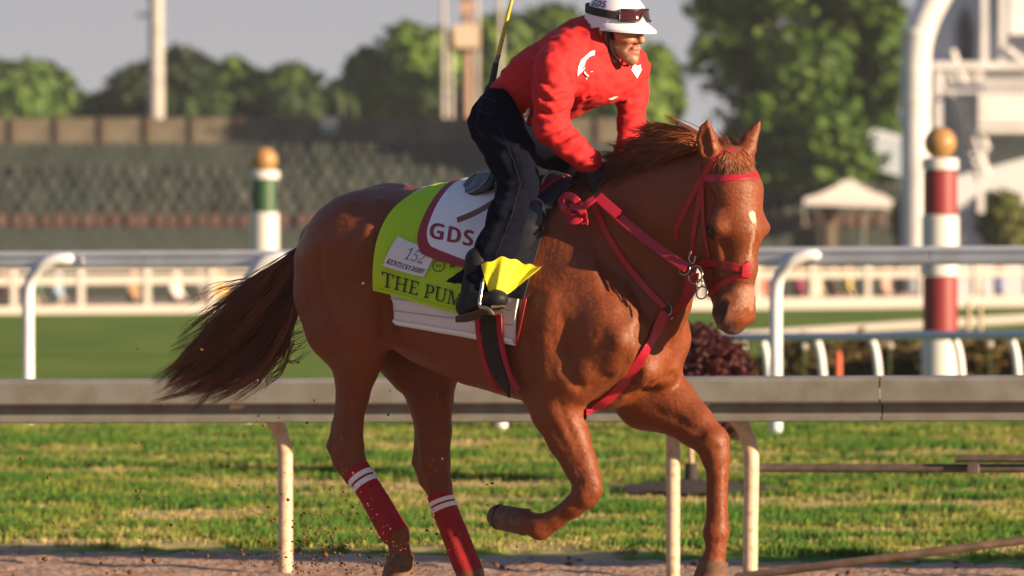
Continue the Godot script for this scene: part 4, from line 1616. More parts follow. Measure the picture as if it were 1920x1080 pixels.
	var denim := textured(mat("denim", lin(.0065, .0075, .015), 1.0, 0.0, .15), noise_tex(.03, 256, [[0.0, Color(.55, .55, .6)], [.5, Color(.9, .9, .95)], [1.0, Color(1, 1, 1)]], 61), 6.0, weave, .6)
	var jeans := part("jeans", shaped(tf.net()), denim, P, off)
	var seamm := mat("denim_seam", lin(.02, .022, .035), .9)
	for c in [[[905, 180], [897, 212], [892, 240], [920, 270]], [[935, 235], [962, 300], [976, 345], [958, 410], [926, 490]], [[893, 205], [910, 212], [926, 214]], [[903, 180], [920, 186], [930, 192]]]:
		var s := Shape.new()
		var pts := []
		for i in c.size() - 1:
			for k in 8:
				var h := near_to(tf, lerpf(c[i][0], c[i + 1][0], k / 8.0), lerpf(c[i][1], c[i + 1][1], k / 8.0), .001)
				if h.size():
					pts.append(h[0])
		if pts.size() > 2:
			s.tube(pts, .0011, 4)
			part("seam", s.made(), seamm, jeans)
	# --- gloves
	for g in 2:
		var wrist := at(1108, 311, .3) if g == 0 else at(1163, 320, .115)
		var aim := (at(1128, 352, .3) if g == 0 else at(1150, 350, .13)) - wrist
		var x := aim.normalized()
		var z := x.cross(Vector3(.35, .8, -.2)).normalized()
		var fr := Transform3D(Basis(x, z.cross(x), z), wrist).scaled_local(Vector3.ONE * 1.15)
		var gf := Field.new(wrist - Vector3.ONE * .13, wrist + Vector3.ONE * .13, .004)
		gf.cone(Vector3(-.025, 0, 0), Vector3(.02, 0, 0), .036, .031, .012, .9, false, fr)
		fist(gf, fr, 1.0 if g == 0 else -1.0)
		part("glove", shaped(gf.net()), mat("glove_black", lin(.012, .011, .012), .8), P, off)
	# --- boots
	for g in 2:
		var o := Vector3.ZERO if g == 0 else at(1020, 545, -.28) - at(890, 545, .36)
		var ht := at(874, 577, .35) + o
		var tp := at(932, 560, .47) + o
		if g == 1:
			tp = ht + Vector3(.19, -.01, .0)
		var an := at(890, 538, .37) + o
		var b := Field.new(ht.min(tp).min(an) - Vector3.ONE * .09, ht.max(tp).max(an) + Vector3(.09, .16, .09), .0055)
		var ax := (tp - ht).normalized()
		var rt := ax.cross(Vector3.UP).normalized()
		var bfr := Transform3D(Basis(ax, rt.cross(ax), rt), ht)
		var bl := (tp - ht).length()
		b.cone(an + Vector3(.012, .1, 0), an, .048, .043, .03)
		b.cone(an, ht + Vector3(0.005, .012, 0), .042, .036, .025)
		b.cone(Vector3(0, .0, 0), Vector3(bl * .5, .008, 0), .036, .03, .025, 1.0, false, bfr)
		b.cone(Vector3(bl * .45, .01, 0), Vector3(bl, 0, 0), .03, .03, .025, 1.3, false, bfr)
		b.cone(Vector3(bl, 0, 0), Vector3(bl + .014, -.003, 0), .03, .026, .02, 1.25, false, bfr)
		b.cone(Vector3(-.03, -.052, 0), Vector3(bl + .05, -.056, 0), .024, .026, .006, 2.6, true, bfr)
		b.dent(an + Vector3(-.05, .02, .03), an + Vector3(.04, .015, .05), .02, .006)
		b.dent(an + Vector3(-.05, -.005, .03), an + Vector3(.04, -.01, .05), .016, .006)
		var bt := part("boot", shaped(b.net()), textured(mat("boot_leather", lin(.012, .012, .014), .5, 0.0, .3), null, 30.0, noise_tex(.05, 256, [], 44, 4, true, 4.0), .5), P, off)
		var sole := Shape.new()
		var right := ax.cross(Vector3.UP).normalized()
		var outl := [[-.04, .0], [-.03, .03], [.02, .033], [.08, .028], [.15, .04], [.2, .036], [.225, .0]]
		var topr := []
		var botr := []
		var len_ := (tp - ht).length() + .03
		for sgn in [1, -1]:
			for i in outl.size():
				var e: Array = outl[i if sgn > 0 else outl.size() - 1 - i]
				var q: Vector3 = ht + ax * (e[0] / .225 * len_) + right * (e[1] * sgn)
				topr.append(q + Vector3(0, -.026, 0))
				botr.append(q + Vector3(0, -.036 - (.012 if e[0] < .03 else 0.0), 0))
		for i in topr.size():
			var j := (i + 1) % topr.size()
			sole.face(topr[i], topr[j], botr[j], botr[i])
		for i in range(1, topr.size() - 1):
			var nn := Vector3.DOWN
			sole.tri(sole.point(botr[0], nn), sole.point(botr[i], nn), sole.point(botr[i + 1], nn))
		part("sole", sole.made(), mat("sole_brown", lin(.05, .032, .022), .8), bt)
	# --- helmet
	var hm := textured(mat("helmet_white", lin(.68, .68, .72), .42), null, 60.0, weave, .15)
	var hel := part("helmet", helmet_shell(), hm, P, off * RH)
	part("peak", helmet_peak(), hm, hel)
	part("chin_strap", helmet_strap(), mat("strap_black", lin(.015, .014, .014), .8), hel)
	var gs := Shape.new()
	var gp := []
	var gn := []
	for i in 33:
		var az := deg_to_rad(48.0 + 264.0 * i / 32.0)
		var p := dome(az, .3 - .08 * cos(az), 1.035)
		gp.append(p)
		gn.append(Vector3(p.x, 0, p.z).normalized())
	gs.band(gp, gn, .0145, .004)
	part("goggle_strap", gs.made(), mat("strap_grey", lin(.022, .02, .02), .8), hel)
	part("goggle_lens", goggles(.0), mat("lens", lin(.05, .008, .014), .08), hel)
	part("goggle_frame", goggles(1.0), mat("frame_black", lin(.012, .01, .01), .4), hel)
	var arr2 := word("GDS", false, true).surface_get_arrays(0)
	var tv: PackedVector3Array = arr2[Mesh.ARRAY_VERTEX]
	var lo := tv[0]
	var hi := tv[0]
	for p in tv:
		lo = lo.min(p)
		hi = hi.max(p)
	var ts := Shape.new()
	for p in tv:
		var x := (p.x - lo.x) / (hi.x - lo.x)
		var y := (p.y - lo.y) / (hi.y - lo.y)
		var q := dome(deg_to_rad(lerpf(120, 78, x)), lerpf(.47, .7, y), 1.012)
		ts.point(q, q.normalized())
	ts.t = arr2[Mesh.ARRAY_INDEX]
	part("lettering", ts.made(), mat("helmet_print", lin(.16, .01, .05), .6), hel)
	stirrup_and_flap()

# helmet surface: az from the front towards the right, el up from the rim in radians
func dome(az: float, el: float, k := 1.0) -> Vector3:
	var e := clampf(el, -.5, 1.5708)
	return Vector3(cos(az) * cos(e) * (.128 if cos(az) > 0 else .122), .017 + sin(e) * .118, sin(az) * cos(e) * .104) * k + Vector3(-.008, -.017 * (k - 1.0), 0)

func helmet_shell() -> ArrayMesh:
	var s := Shape.new()
	var ids := []
	for j in 21:
		var row := []
		for i in 49:
			var az := TAU * i / 48.0
			var low := -.12 - .28 * clampf(-cos(az), 0, 1)
			var el := lerpf(low, 1.5708, j / 20.0)
			var p := dome(az, el)
			var ridge := .003 * exp(-pow((az - PI * .42) / .03, 2.0)) + .003 * exp(-pow((az - PI * 1.58) / .03, 2.0))
			var nn := Vector3(p.x / .0156, (p.y - .017) / .0139, p.z / .0108).normalized()
			row.append(s.point(p + nn * ridge, nn))
		ids.append(row)
	for j in 20:
		for i in 48:
			s.quad(ids[j][i], ids[j][i + 1], ids[j + 1][i + 1], ids[j + 1][i])
	# rolled rim and lining
	var rim := []
	for i in 49:
		var az := TAU * i / 48.0
		rim.append(dome(az, -.12 - .28 * clampf(-cos(az), 0, 1), .99))
	s.tube(rim, .006, 8, Color.WHITE, false)
	return s.made()

func helmet_peak() -> ArrayMesh:
	var s := Shape.new()
	var top := []
	var bot := []
	for j in 6:
		var rt := []
		var rb := []
		for i in 27:
			var az := deg_to_rad(-82.0 + 164.0 * i / 26.0)
			var t := j / 5.0
			var out := .042 * pow(maxf(0.0, cos(az)), .7)
			var p := dome(az, -.02, 1.0) + Vector3(cos(az), 0, sin(az) * .6) * (out * t) + Vector3(0, -.014 * t - .006 * t * t, 0)
			rt.append(p + Vector3(0, .004 * (1.0 - t * .6), 0))
			rb.append(p - Vector3(0, .006, 0))
		top.append(rt)
		bot.append(rb)
	s.sheet(top)
	s.sheet(bot)
	for i in s.n.size():
		if i < 27 * 6 and s.n[i].y < 0 or i >= 27 * 6 and s.n[i].y > 0:
			s.n[i] = -s.n[i]
	for i in 26:
		s.face(top[5][i], top[5][i + 1], bot[5][i + 1], bot[5][i])
	return s.made()

func helmet_strap() -> ArrayMesh:
	var s := Shape.new()
	for z in [1.0, -1.0]:
		var pts := [Vector3(.03, .02, .088 * z), Vector3(.026, -.04, .074 * z), Vector3(.03, -.09, .055 * z), Vector3(.05, -.132, .02 * z), Vector3(.055, -.136, 0)]
		var nn := []
		var c := curve(pts, 5)
		for p in c:
			nn.append(Vector3(-.1, -.4, p.z * 12.0).normalized())
		s.band(c, nn, .0075, .003)
		var back := curve([Vector3(-.035, .0, .086 * z), Vector3(-.01, -.05, .078 * z), Vector3(.03, -.09, .057 * z)], 5)
		var bn := []
		for p in back:
			bn.append(Vector3(-.1, -.2, z).normalized())
		s.band(back, bn, .007, .003)
	return s.made()

func goggles(frame: float) -> ArrayMesh:
	var s := Shape.new()
	var n := 28
	if frame < .5:
		var rows := []
		for j in 7:
			var row := []
			for i in n + 1:
				var az := deg_to_rad(-50.0 + 100.0 * i / n)
				var notch := .24 * exp(-pow(az / .16, 2.0))
				var el := lerpf(.1 + notch, .46 - .05 * absf(az), j / 6.0)
				row.append(dome(az, el, 1.06))
			rows.append(row)
		s.sheet(rows)
		for i in s.n.size():
			if s.n[i].dot(s.v[i]) < 0:
				s.n[i] = -s.n[i]
		return s.made()
	var loop := []
	for i in n + 1:
		var az := deg_to_rad(-50.0 + 100.0 * i / n)
		loop.append(dome(az, .1 + .24 * exp(-pow(az / .16, 2.0)), 1.062))
	for i in n + 1:
		var az := deg_to_rad(50.0 - 100.0 * i / n)
		loop.append(dome(az, .46 - .05 * absf(az), 1.062))
	loop.append(loop[0])
	s.tube(loop, .0048, 6, Color.WHITE, false)
	return s.made()

func stirrup_and_flap() -> void:
	var st := thing("stirrup", "polished metal stirrup iron round the rider's black boot", "stirrup", at(915, 580, .44))
	var o := -st.position
	var s := Shape.new()
	var c := [at(905, 530, .47), at(901, 556, .485), at(900, 574, .49), at(915, 578, .5), at(926, 590, .5)]
	var pts := curve(c, 5)
	for i in pts.size():
		pts[i] += o
	s.tube(pts, .0075, 8)
	var tr := [at(898, 576, .47), at(928, 592, .5), at(936, 586, .43), at(908, 572, .4)]
	var up := Vector3(0, .008, 0)
	var arch := curve([at(904, 532, .47), at(908, 520, .42), at(918, 530, .38), at(928, 560, .37), at(934, 586, .42)], 5)
	for i in arch.size():
		arch[i] += o
	s.tube(arch, .0065, 8)
	part("iron", s.made(), mat("stirrup_steel", Color(.66, .62, .56), .22, 1.0), st)
	var p := Shape.new()
	for i in 4:
		tr[i] += o
	p.face(tr[0] + up, tr[1] + up, tr[2] + up, tr[3] + up)
	p.face(tr[3], tr[2], tr[1], tr[0])
	for i in 4:
		p.face(tr[i], tr[(i + 1) % 4], tr[(i + 1) % 4] + up, tr[i] + up)
	part("tread", p.made(), mat("stirrup_tread", Color(.4, .34, .26), .45, .8), st)
	# yellow cloth flapping between boot and horse
	var fl := thing("yellow_flap", "bright yellow cloth corner folded up behind the boot", "cloth", at(950, 520, .36))
	var f := Shape.new()
	var g := [[[902, 496, .40], [917, 550, .41]], [[922, 489, .42], [927, 552, .425]], [[945, 480, .43], [938, 553, .43]], [[964, 487, .40], [947, 553, .405]], [[984, 494, .385], [954, 551, .385]], [[1001, 498, .40], [985, 526, .39]], [[1017, 500, .41], [1012, 504, .405]]]
	var fine := []
	var back := []
	for i in 9:
		var t := i / 8.0
		var row := []
		for gc in g.size() - 1:
			for k in 4:
				var q := k / 4.0
				var a := at(g[gc][0][0], g[gc][0][1], g[gc][0][2]).lerp(at(g[gc][1][0], g[gc][1][1], g[gc][1][2]), t)
				var b := at(g[gc + 1][0][0], g[gc + 1][0][1], g[gc + 1][0][2]).lerp(at(g[gc + 1][1][0], g[gc + 1][1][1], g[gc + 1][1][2]), t)
				row.append(a.lerp(b, q) - fl.position + Vector3(0, 0, .03 + .003 * noise2.get_noise_2d(gc * 2.0 + q * 2.0, t * 4.0)))
		row.append(at(g[6][0][0], g[6][0][1], g[6][0][2]).lerp(at(g[6][1][0], g[6][1][1], g[6][1][2]), t) - fl.position + Vector3(0, 0, .03))
		fine.append(row)
	for pass_ in 3:
		for r in range(0, fine.size()):
			for c2 in range(1, fine[r].size() - 1):
				fine[r][c2] = (fine[r][c2 - 1] + fine[r][c2] * 2.0 + fine[r][c2 + 1]) / 4.0
	for r in fine.size():
		for c2 in fine[r].size():
			fine[r][c2] += Vector3(0, .004 * sin(c2 * 1.1) * (1.0 - r / 8.0), .006 * sin(c2 * .8 + r * .5))
	for r in fine:
		var b := []
		for e in r:
			b.append(e - Vector3(.0, 0, .004))
		back.append(b)
	f.sheet(fine)
	var cnt := f.n.size()
	f.sheet(back)
	for i in f.n.size():
		if (i < cnt) != (f.n[i].z > 0):
			f.n[i] = -f.n[i]
	var ym := mat("yellow_cloth", lin(.78, .7, .015), .7)
	ym.backlight_enabled = true
	ym.backlight = Color(.35, .33, .02)
	part("cloth", f.made(), ym, fl)
	# whip
	var wh := thing("riding_crop", "yellow shafted whip with black grip tucked behind the rider's back", "whip", at(922, 165, .0))
	var ws := Shape.new()
	var a := at(934, 104, .0) - wh.position
	var b2 := at(967, -30, .0) - wh.position
	var bands := []
	for i in 25:
		bands.append(a.lerp(b2, i / 24.0))
	var rad := []
	for i in 25:
		rad.append(.0085 - .003 * i / 24.0 + (.0006 if i % 2 else 0.0))
	ws.tube(bands, rad, 10)
	part("shaft", ws.made(), textured(mat("whip_yellow", lin(.55, .44, .03), .5), noise_tex(.05, 128, [[0.0, Color(.55, .5, .4)], [.5, Color(1, 1, 1)], [1.0, Color(1, 1, 1)]], 12), 20.0), wh)
	var wg := Shape.new()
	wg.tube([at(914, 188, .02) - wh.position, at(919, 166, .01) - wh.position, at(922, 158, .01) - wh.position, at(927, 134, .0) - wh.position, at(930, 118, .0) - wh.position], [.02, .02, .013, .012, .011], 12)
	part("grip", wg.made(), mat("grip_black", lin(.014, .014, .016), .7), wh)
	var wc := Shape.new()
	wc.tube([at(930, 119, .0) - wh.position, at(935, 102, .0) - wh.position], [.0095, .0085], 12)
	part("collar", wc.made(), mat("collar_grey", lin(.12, .12, .13), .4), wh)

# ---------- ground
func zrail(u: float) -> float:
	return lerpf(-5.8, -4.5, (u + 60.0) / 2040.0)

# distance behind the near rail, measured along z
func behind(x: float, z: float) -> float:
	return lerpf(-5.78, -4.48, (x + 2.55) / 5.1) - z

func height(x: float, z: float) -> float:
	var q := behind(x, z)
	if q < 0.0:
		return lerpf(-.19, 0.0, smoothstep(0.0, 4.6, -q))
	if q < 1.3:
		return lerpf(-.19, -.15, q / 1.3)
	return lerpf(-.15, .13, smoothstep(1.3, 12.5, q))

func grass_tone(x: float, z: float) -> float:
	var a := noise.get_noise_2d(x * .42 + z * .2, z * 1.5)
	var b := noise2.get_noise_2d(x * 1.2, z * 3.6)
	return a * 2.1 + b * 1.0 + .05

func ground_sheet(x0: float, x1: float, nx: int, z0: float, z1: float, nz: int, kind: int) -> ArrayMesh:
	var s := Shape.new()
	for j in nz + 1:
		for i in nx + 1:
			var x := lerpf(x0, x1, float(i) / nx)
			var z := lerpf(z0, z1, float(j) / nz)
			var y := height(x, z)
			var c := Color.WHITE
			if kind == 0:
				y += .018 * noise.get_noise_2d(x * 1.8, z * 2.6) + .012 * noise2.get_noise_2d(x * 7.0, z * 9.0)
				var t := noise.get_noise_2d(x * 2.0 + 40.0, z * 2.0)
				var t2 := noise2.get_noise_2d(x * 9.0, z * 9.0)
				c = Color(.36, .235, .165).lerp(Color(.48, .36, .28), clampf(.4 + t, 0, 1)).lerp(Color(.46, .19, .09), clampf(t2 * 1.1, 0, .6))
			else:
				var q := behind(x, z) + .35 * noise.get_noise_2d(x * 1.1, 3.0) + .2 * noise2.get_noise_2d(x * 4.0, z * 3.0)
				y += clampf((q - 1.35) * .09, -.12, .03) + .01 * noise2.get_noise_2d(x * 3.0, z * 3.0)
				var t := clampf(.5 + grass_tone(x, z), 0, 1)
				c = Color(.42, .32, .16).lerp(Color(.15, .21, .026), clampf(t * 1.5, 0, 1)).lerp(Color(.05, .13, .02), clampf(t * 2.6 - 1.7, 0, 1))  # darkest green patches stand in for shadow bands on the grass
			s.point(Vector3(x, y, z), Vector3.UP, c)
	for j in nz:
		for i in nx:
			var a := j * (nx + 1) + i
			s.quad(a, a + 1, a + nx + 2, a + nx + 1)
	for t in range(0, s.t.size(), 3):
		var nn := (s.v[s.t[t + 2]] - s.v[s.t[t]]).cross(s.v[s.t[t + 1]] - s.v[s.t[t]])
		if nn.y < 0:
			nn = -nn
		for k in 3:
			s.n[s.t[t + k]] += nn.normalized() * .5
	for i in s.n.size():
		s.n[i] = s.n[i].normalized()
	return s.made()

func tuft() -> ArrayMesh:
	var s := Shape.new()
	for k in 9:
		var a := rng.randf() * TAU
		var o := Vector3(rng.randfn(0, .022), 0, rng.randfn(0, .022))
		var lean := Vector3(cos(a), 0, sin(a)) * rng.randf_range(.01, .04)
		var h := rng.randf_range(.025, .055)
		var wdt := Vector3(-sin(a), 0, cos(a)) * .0032
		var col := Color(1, 1, 1) * rng.randf_range(.75, 1.15)
		var up := (Vector3(cos(a), .25, sin(a)) + Vector3.UP * .25).normalized()
		var p := [s.point(o - wdt, up, col), s.point(o + wdt, up, col), s.point(o + wdt * .8 + lean * .4 + Vector3(0, h * .6, 0), up, col), s.point(o - wdt * .8 + lean * .4 + Vector3(0, h * .6, 0), up, col), s.point(o + lean + Vector3(0, h, 0), up, col)]
		s.quad(p[0], p[1], p[2], p[3])
		s.tri(p[3], p[2], p[4])
	return s.made()

func ground() -> void:
	var soil := vmat("soil", .95, .2)
	textured(soil, noise_tex(.03, 512, [[0.0, Color(.78, .76, .74)], [.5, Color(.95, .95, .95)], [1.0, Color(1, 1, 1)]], 21, 6), .9, noise_tex(.04, 512, [], 22, 6, true, 6.0), .7, true)
	structure("dirt_track", ground_sheet(-7, 8, 220, 3.0, -9.0, 190, 0), soil)
	var wide := PlaneMesh.new()
	wide.size = Vector2(3000, 3000)
	structure("ground", wide, textured(mat("far_ground", lin(.24, .17, .12), .95), noise_tex(.01, 512, [[0.0, Color(.75, .75, .75)], [1.0, Color.WHITE]], 23), .2, null, 0, true), Transform3D(Basis(), Vector3(0, -1.1, 0)))
	var gm := vmat("grass_soil", .95, .2)
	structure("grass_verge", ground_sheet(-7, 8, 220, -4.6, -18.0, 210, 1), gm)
	var turf := PlaneMesh.new()
	turf.size = Vector2(400, 104)
	turf.subdivide_width = 1
	var tm := textured(mat("turf", Color.WHITE, .95, 0.0, .2), noise_tex(.006, 1024, [[0.0, Color(.27, .38, .1)], [.45, Color(.34, .43, .14)], [.55, Color(.37, .455, .16)], [1.0, Color(.43, .48, .2)]], 25, 5), .06, null, 0, true)
	structure("turf_course", turf, tm, Transform3D(Basis(), Vector3(0, .118, -69)))
	var mm := MultiMesh.new()
	mm.transform_format = MultiMesh.TRANSFORM_3D
	mm.use_colors = true
	mm.mesh = tuft()
	var spots := []
	while spots.size() < 46000:
		var x := rng.randf_range(-5.2, 5.4)
		var z := rng.randf_range(-17.5, -5.4)
		var q := behind(x, z) + .35 * noise.get_noise_2d(x * 1.1, 3.0) + .2 * noise2.get_noise_2d(x * 4.0, z * 3.0)
		if q < 1.5 or Vector2((x - 1.05) / .58, (z + 10.9) / .55).length() < 1.0:
			continue
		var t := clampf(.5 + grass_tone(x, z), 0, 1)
		if rng.randf() > .25 + t:
			continue
		spots.append([x, z, t, height(x, z) + clampf((q - 1.35) * .09, -.12, .03)])
	mm.instance_count = spots.size()
	for i in spots.size():
		var s: Array = spots[i]
		var k: float = rng.randf_range(.7, 1.2) * (.6 + .6 * s[2])
		mm.set_instance_transform(i, Transform3D(Basis(Vector3.UP, rng.randf() * TAU).scaled(Vector3(1, k, 1)), Vector3(s[0], s[3] - .004, s[1])))
		var c := Color(.46, .36, .17).lerp(Color(.165, .22, .032), clampf(s[2] * 1.5, 0, 1)).lerp(Color(.3, .32, .05), rng.randf() * .3).lerp(Color(.05, .15, .022), clampf(s[2] * 2.6 - 1.7, 0, 1))  # blades repeat the painted shadow bands in their darkest green
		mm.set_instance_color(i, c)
	var gi := MultiMeshInstance3D.new()
	gi.name = "grass"
	gi.multimesh = mm
	var bm := vmat("grass_blades", .8, .3)
	bm.backlight_enabled = true
	bm.backlight = Color(.3, .3, .3)
	gi.material_override = bm
	gi.set_meta("kind", "stuff")
	tag(gi, "patchy mown grass blades between the brown rail and the white rail", "grass")
	add_child(gi)
	# clods thrown up by the hind feet, and lying on the dirt
	var lump := Shape.new()
	var sp := SphereMesh.new()
	sp.radial_segments = 9
	sp.rings = 5
	sp.radius = 1.0
	sp.height = 2.0
	var arr := sp.get_mesh_arrays()
	var vs: PackedVector3Array = arr[Mesh.ARRAY_VERTEX]
	for i in vs.size():
		vs[i] *= 1.0 + .45 * noise2.get_noise_3dv(vs[i] * 1.4)
	arr[Mesh.ARRAY_VERTEX] = vs
	var clod := shaped(arr)
	var cm := mat("clod", lin(.13, .06, .032), .95, 0.0, .2)
	for kind in 2:
		var m2 := MultiMesh.new()
		m2.transform_format = MultiMesh.TRANSFORM_3D
		m2.mesh = clod
		var n := 900 if kind == 0 else 1600
		m2.instance_count = n
		for i in n:
			var p: Vector3
			var r: float
			if kind == 0:
				var near_feet := rng.randf() < .62
				var u := rng.randfn(620, 95) if near_feet else rng.randf_range(10, 1000)
				var v := 1075.0 - absf(rng.randfn(0, 75 if near_feet else 190))
				if i < 14:
					u = [290, 85, 142, 190, 455, 488, 452, 708, 640, 700, 610, 560, 40, 270][i]
					v = [1052, 1048, 1040, 1056, 1040, 1014, 1030, 520, 1060, 1064, 1040, 1030, 860, 1048][i]
				p = at(u, v, rng.randf_range(-.7, .5))
				r = .0022 + .0055 * pow(rng.randf(), 4.0)
				if i < 14:
					r = rng.randf_range(.005, .013)
			else:
				var x := rng.randf_range(-5, 5.5)
				var z := rng.randf_range(-7.6, .5)
				if behind(x, z) > 1.7:
					z = -4.0
				p = Vector3(x, height(x, z) + .002, z)
				r = .004 + .018 * pow(rng.randf(), 3.0)
			m2.set_instance_transform(i, Transform3D(Basis.from_euler(Vector3(rng.randf(), rng.randf(), rng.randf()) * TAU).scaled(Vector3(r, r * rng.randf_range(.5, 1.0), r * rng.randf_range(.6, 1.3))), p))
		var mi := MultiMeshInstance3D.new()
		mi.name = "flying_dirt" if kind == 0 else "loose_dirt"
		mi.multimesh = m2
		mi.material_override = cm
		mi.set_meta("kind", "stuff")
		tag(mi, "dark crumbs of dirt kicked into the air behind the hooves" if kind == 0 else "loose clods lying on the brown dirt track", "dirt")
		add_child(mi)

# ---------- rails
func along(a: Vector3, b: Vector3) -> Transform3D:
	var x := (b - a).normalized()
	var z := x.cross(Vector3.UP).normalized()
	return Transform3D(Basis(x, z.cross(x), z), a)

func gooseneck(called: String, pts: Array, r: float, m: Material, parent: Node, o: Vector3) -> void:
	var s := Shape.new()
	var q := []
	for p in pts:
		q.append(p - o)
	s.tube(curve(q, 6), r, 16)
	part(called, s.made(), m, parent)

func rails() -> void:
	var A := at(-60, 713, -5.8)
	var B := at(1980, 705, -4.5)
	var dir := (B - A).normalized()
	var fr := along(A, B)
	var L := (B - A).length()
	var o := Vector3(A.x, height(A.x, A.z), A.z)
	var rail := thing("track_rail", "weathered brown and grey covered rail on bent cream posts behind the horse", "rail", o)
	var cover := textured(mat("rail_cover", lin(.225, .22, .198), .5), noise_tex(.014, 512, [[0.0, Color(.86, .82, .76)], [.45, Color(.93, .92, .89)], [.6, Color(.97, .97, .95)], [1.0, Color(1, 1, 1)]], 31, 6), .7, noise_tex(.03, 512, [], 32, 5, true, 3.0), .12)
	var joint := (at(1650, 710, zrail(1650)) - A).dot(dir)
	var cuts := [-6.0, joint - 6.1, joint, joint + 6.1]
	var Lo := fr
	Lo.origin -= o
	for i in 3:
		var s := Shape.new()
		var prof := [Vector2(-.006, .0), Vector2(-.0, -.02), Vector2(.004, -.08), Vector2(-.004, -.3), Vector2(-.06, -.32), Vector2(-.06, -.3), Vector2(-.02, -.28), Vector2(-.02, -.03), Vector2(-.116, -.02), Vector2(-.122, .0), Vector2(-.112, .008), Vector2(-.02, .008)]
		s.prism(prof, cuts[i] + .004, cuts[i + 1] - .004, Lo)
		part("rail_section", s.made(), cover, rail)
		var s2 := Shape.new()
		s2.bar(Vector3(cuts[i] + .004, -.205, -.16), Vector3(cuts[i + 1] - .004, -.106, -.06), .006, Lo)
		part("beam", s2.made(), cover, rail)
		var s3 := Shape.new()
		s3.bar(Vector3(cuts[i] + .004, -.21, -.058), Vector3(cuts[i + 1] - .004, -.178, -.04), .006, Lo)
		part("lower_beam", s3.made(), cover, rail)
	var cream := textured(mat("cream_paint", lin(.55, .45, .32), .5), noise_tex(.02, 512, [[0.0, Color(.72, .6, .5)], [.4, Color(.95, .92, .9)], [1.0, Color(1, 1, 1)]], 34, 6), 1.5)
	var back := fr.basis.z * -1.0
	if back.z > 0:
		back = -back
	for p in [[535, [[535, 1135], [535, 1000], [535, 880], [534, 846], [524, 808], [500, 776], [462, 758], [430, 754]]], [1408, [[1406, 1135], [1407, 1000], [1409, 880], [1407, 842], [1394, 804], [1368, 774], [1332, 757], [1300, 752]]], [2330, [[2330, 1135], [2330, 900], [2328, 845], [2310, 800], [2270, 765], [2230, 755]]], [-330, [[-330, 1130], [-330, 900], [-332, 850], [-345, 800], [-380, 765], [-420, 755]]]]:
		var pts := []
		var n: int = p[1].size()
		for i in n:
			var e: Array = p[1][i]
			var z := zrail(e[0]) - .23 + .19 * clampf((i - 3.0) / (n - 4.0), 0, 1)
			pts.append(at(e[0], e[1], z))
		gooseneck("post", pts, .036, cream, rail, o)
	gooseneck("post", [at(1262, 1130, zrail(1262) - .3), at(1262, 950, zrail(1262) - .3), at(1262, 768, zrail(1262) - .3)], .034, cream, rail, o)
	var pipe := textured(mat("pipe_brown", lin(.15, .12, .1), .6), noise_tex(.02, 256, [[0.0, Color(.6, .55, .5)], [1.0, Color(1, 1, 1)]], 35), 2.0)
	gooseneck("side_pipe", [at(1402, 877, zrail(1408) - .28), at(1660, 878, zrail(1660) - .28), at(1990, 878, zrail(1990) - .28)], .021, pipe, rail, o)
	var pl := Shape.new()
	var pa := at(1790, 860, zrail(1790) - .22)
	var pb := at(2060, 861, zrail(2060) - .22)
	var pf := along(pa - o, pb - o)
	pl.bar(Vector3(0, -.018, -.05), Vector3((pb - pa).length(), .018, .0), .012, pf)
	part("plank", pl.made(), pipe, rail)
	var cl := Shape.new()
	cl.box(Vector3(.06, -.07, -.045), Vector3(.11, -.015, -.004), pf)
	part("clamp", cl.made(), pipe, rail)
	gooseneck("brace_pipe", [at(1380, 1082, zrail(1380) - .2), at(1660, 1046, zrail(1660) - .1), at(1990, 1004, zrail(1990) - .1)], .02, textured(mat("pipe_rust", lin(.24, .17, .115), .6), noise_tex(.02, 256, [[0.0, Color(.6, .55, .5)], [1.0, Color(1, 1, 1)]], 36), 2.0), rail, o)

	# white turf rail
	var zw := [-18.5, -14.7]
	A = at(-80, 474, zw[0])
	B = at(2000, 462, zw[1])
	fr = along(A, B)
	L = (B - A).length()
	o = Vector3(A.x, .1, A.z)
	var wr := thing("turf_rail", "white aluminium rail on bent white posts along the turf", "rail", o)
	var wp := mat("rail_white", lin(.72, .74, .78), .45)
	wp = textured(wp, noise_tex(.01, 256, [[0.0, Color(.86, .85, .83)], [1.0, Color.WHITE]], 37), 1.0)
	var cuts2 := [-3.0, 1.55, 7.55, L + 3.0]
	var lf := fr
	lf.origin -= o
	for i in 3:
		var s := Shape.new()
		s.prism([Vector2(0, -.12), Vector2(.006, -.06), Vector2(.0, .0), Vector2(-.028, .006), Vector2(-.034, .0), Vector2(-.095, .004), Vector2(-.112, .0), Vector2(-.116, -.03), Vector2(-.1, -.12)], cuts2[i] + .003, cuts2[i + 1] - .003, lf)
		part("rail_section", s.made(), wp, wr)
	for u in [[53, -18.75], [462, -17.8], [940, -16.7], [1455, -15.5], [1945, -14.4]]:
		var x: float = u[0]
		var z: float = lerpf(zw[0], zw[1], (x + 80.0) / 2080.0) + .09
		var k: float = 20.0 - z
		var q := 10000.0 / k / 270.0
		var rail_v := lerpf(474, 462, (x + 80) / 2080.0)
		var g := .12
		var bv: float = 485.0 + (1.33 - g) * 10000.0 / k
		var pts := [at(x, bv + 14, z), at(x, rail_v + 160, z), at(x, rail_v + 86 * q, z), at(x + 6 * q, rail_v + 52 * q, z + .02), at(x + 26 * q, rail_v + 26 * q, z + .08), at(x + 50 * q, rail_v + 15 * q, z + .1), at(x + 72 * q, rail_v + 13 * q, z + .1), at(x + 92 * q, rail_v + 13 * q, z + .06)]
		gooseneck("post", pts, .043, wp, wr, o)
		var bl := Shape.new()
		var c := at(x + 96 * q, rail_v + 14 * q, z + .11) - o
		bl.bar(Vector3(-.05, -.035, -.02), Vector3(.05, .035, .02), .01, Transform3D(lf.basis, c))
